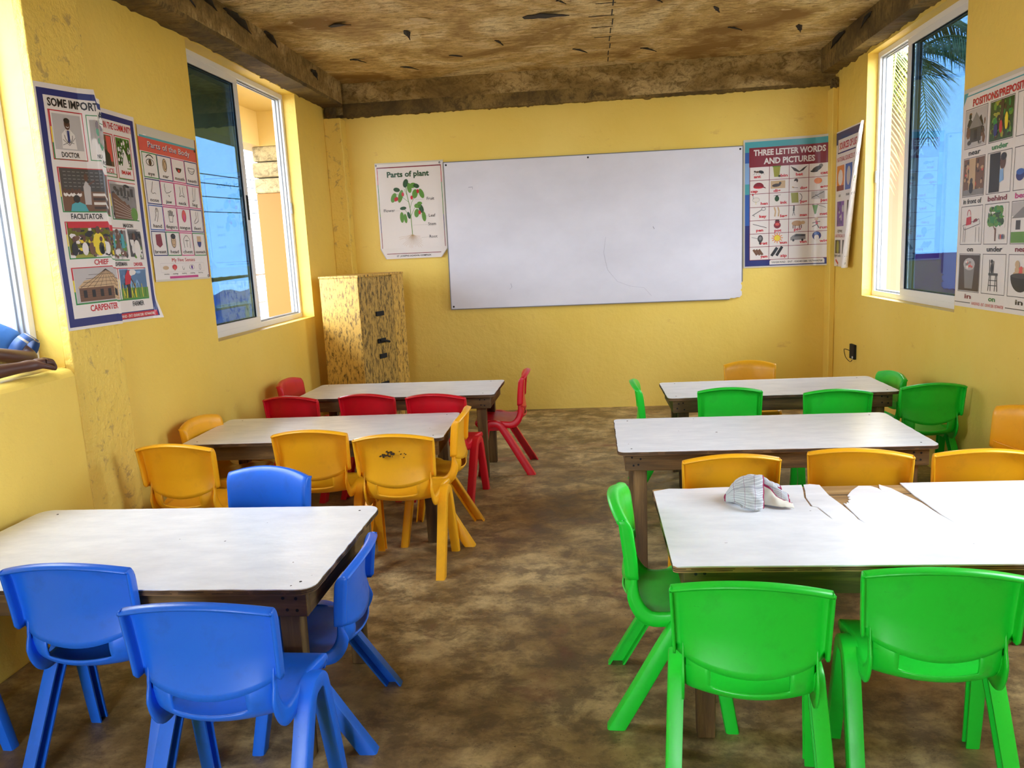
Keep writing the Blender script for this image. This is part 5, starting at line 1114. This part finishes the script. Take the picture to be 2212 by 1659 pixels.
# ------------------------------------------------------------ outside, right: coconut palm and magenta wall
M_frond = flat('palm_leaf_green', rgb(72, 92, 26), .5); M_frond2 = flat('palm_leaf_yellow', rgb(120, 116, 34), .5)
for mm_ in (M_frond, M_frond2):
    mm_.node_tree.nodes['Principled BSDF'].inputs['Transmission Weight'].default_value = 0
def frond(parent, base, d, L, droop, seed, m):
    rd = random.Random(seed); bm = bmesh.new(); d = Vector(d).normalized(); pts = []
    for k in range(17):
        t = k / 16; pts.append(Vector(base) + d * L * t + Vector((0, 0, .35 * L * t - droop * t * t)))
    tube(bm, pts, [.018 * (1 - .8 * k / 16) for k in range(17)], 6)
    side = d.cross(Vector((0, 0, 1))).normalized()
    for k in range(56):
        t = .10 + .88 * k / 56; i = min(15, int(t * 16)); f = t * 16 - i; p = pts[i].lerp(pts[i + 1], f); tg = (pts[i + 1] - pts[i]).normalized()
        for s in (-1, 1):
            ln = (.55 * math.sin(math.pi * min(1, .25 + .75 * t)) + .12) * rd.uniform(.85, 1.1); out = (side * s * .62 + tg * .55 + Vector((0, 0, -.50 + rd.uniform(-.1, .1)))).normalized()
            wv = tg * .016; mid = p + out * ln * .5; tip = p + out * ln + Vector((0, 0, -.12 * ln)); up = Vector((0, 0, .003))
            a = [bm.verts.new(q) for q in (p - wv * .4, p + wv * .4, mid + wv, mid - wv, tip)]
            bm.faces.new((a[0], a[1], a[2], a[3])); bm.faces.new((a[3], a[2], a[4]))
    o = obj('frond', bm, m, parent)
    o.modifiers.new('t', 'SOLIDIFY').thickness = .0025
    return o
pt = empty('coconut_palm', (10.5, 15.5, -3.05), 0, 'coconut palm with drooping yellow-green fronds outside the right window', 'palm')
bm = bmesh.new(); tube(bm, [(0, 0, 0), (.1, .05, 2), (.05, .1, 4), (0, 0, 6.3)], [.2, .16, .14, .13], 14); obj('trunk', bm, flat('palm_bark', rgb(120, 100, 76), .9), pt)
fr = [(-1, -.55), (-1, -.25), (-1, -.9), (-.6, -1), (-1, .1), (-.2, -1), (-1, .6), (.5, -1), (.2, 1), (1, .2), (-.8, -.6), (-.95, -.05), (-.45, -.8)]
for i, (dx, dy) in enumerate(fr): frond(pt, (0, 0, 6.2 - .25 * (i % 4)), (dx, dy, 0), 3.1 + .3 * (i % 3), 3.4 + .8 * (i % 4), 300 + i, (M_frond, M_frond2)[i % 2])
pt2 = empty('coconut_palm', (4.15, 11.2, -3.05), 0, 'lower coconut palm close outside the right window', 'palm')
bm = bmesh.new(); tube(bm, [(0, 0, 0), (.05, .05, 3), (0, 0, 6.5)], [.2, .16, .14], 14); obj('trunk', bm, flat('palm_bark', rgb(120, 100, 76), .9), pt2)
for i, (dx, dy) in enumerate([(-1, -.5), (-.7, -1), (-1, .1), (-.9, -.2), (-.2, -1), (.6, -1), (-.5, .6), (1, 0), (-.6, -.7), (-1, -.9), (-.45, -1), (-1, -.3)]): frond(pt2, (0, 0, 6.3 + .22 * (i % 4)), (dx, dy, .5), 1.9 + .15 * (i % 3), 2.6 + .45 * (i % 4), 400 + i, (M_frond, M_frond2)[(i + 1) % 2])
mw = tag(obj('magenta_wall', BX(5.5, 9, 16, 16.3, -3.05, .9), flat('magenta_paint', rgb(150, 24, 110), .6)), 'magenta painted wall low outside the right window', 'wall')
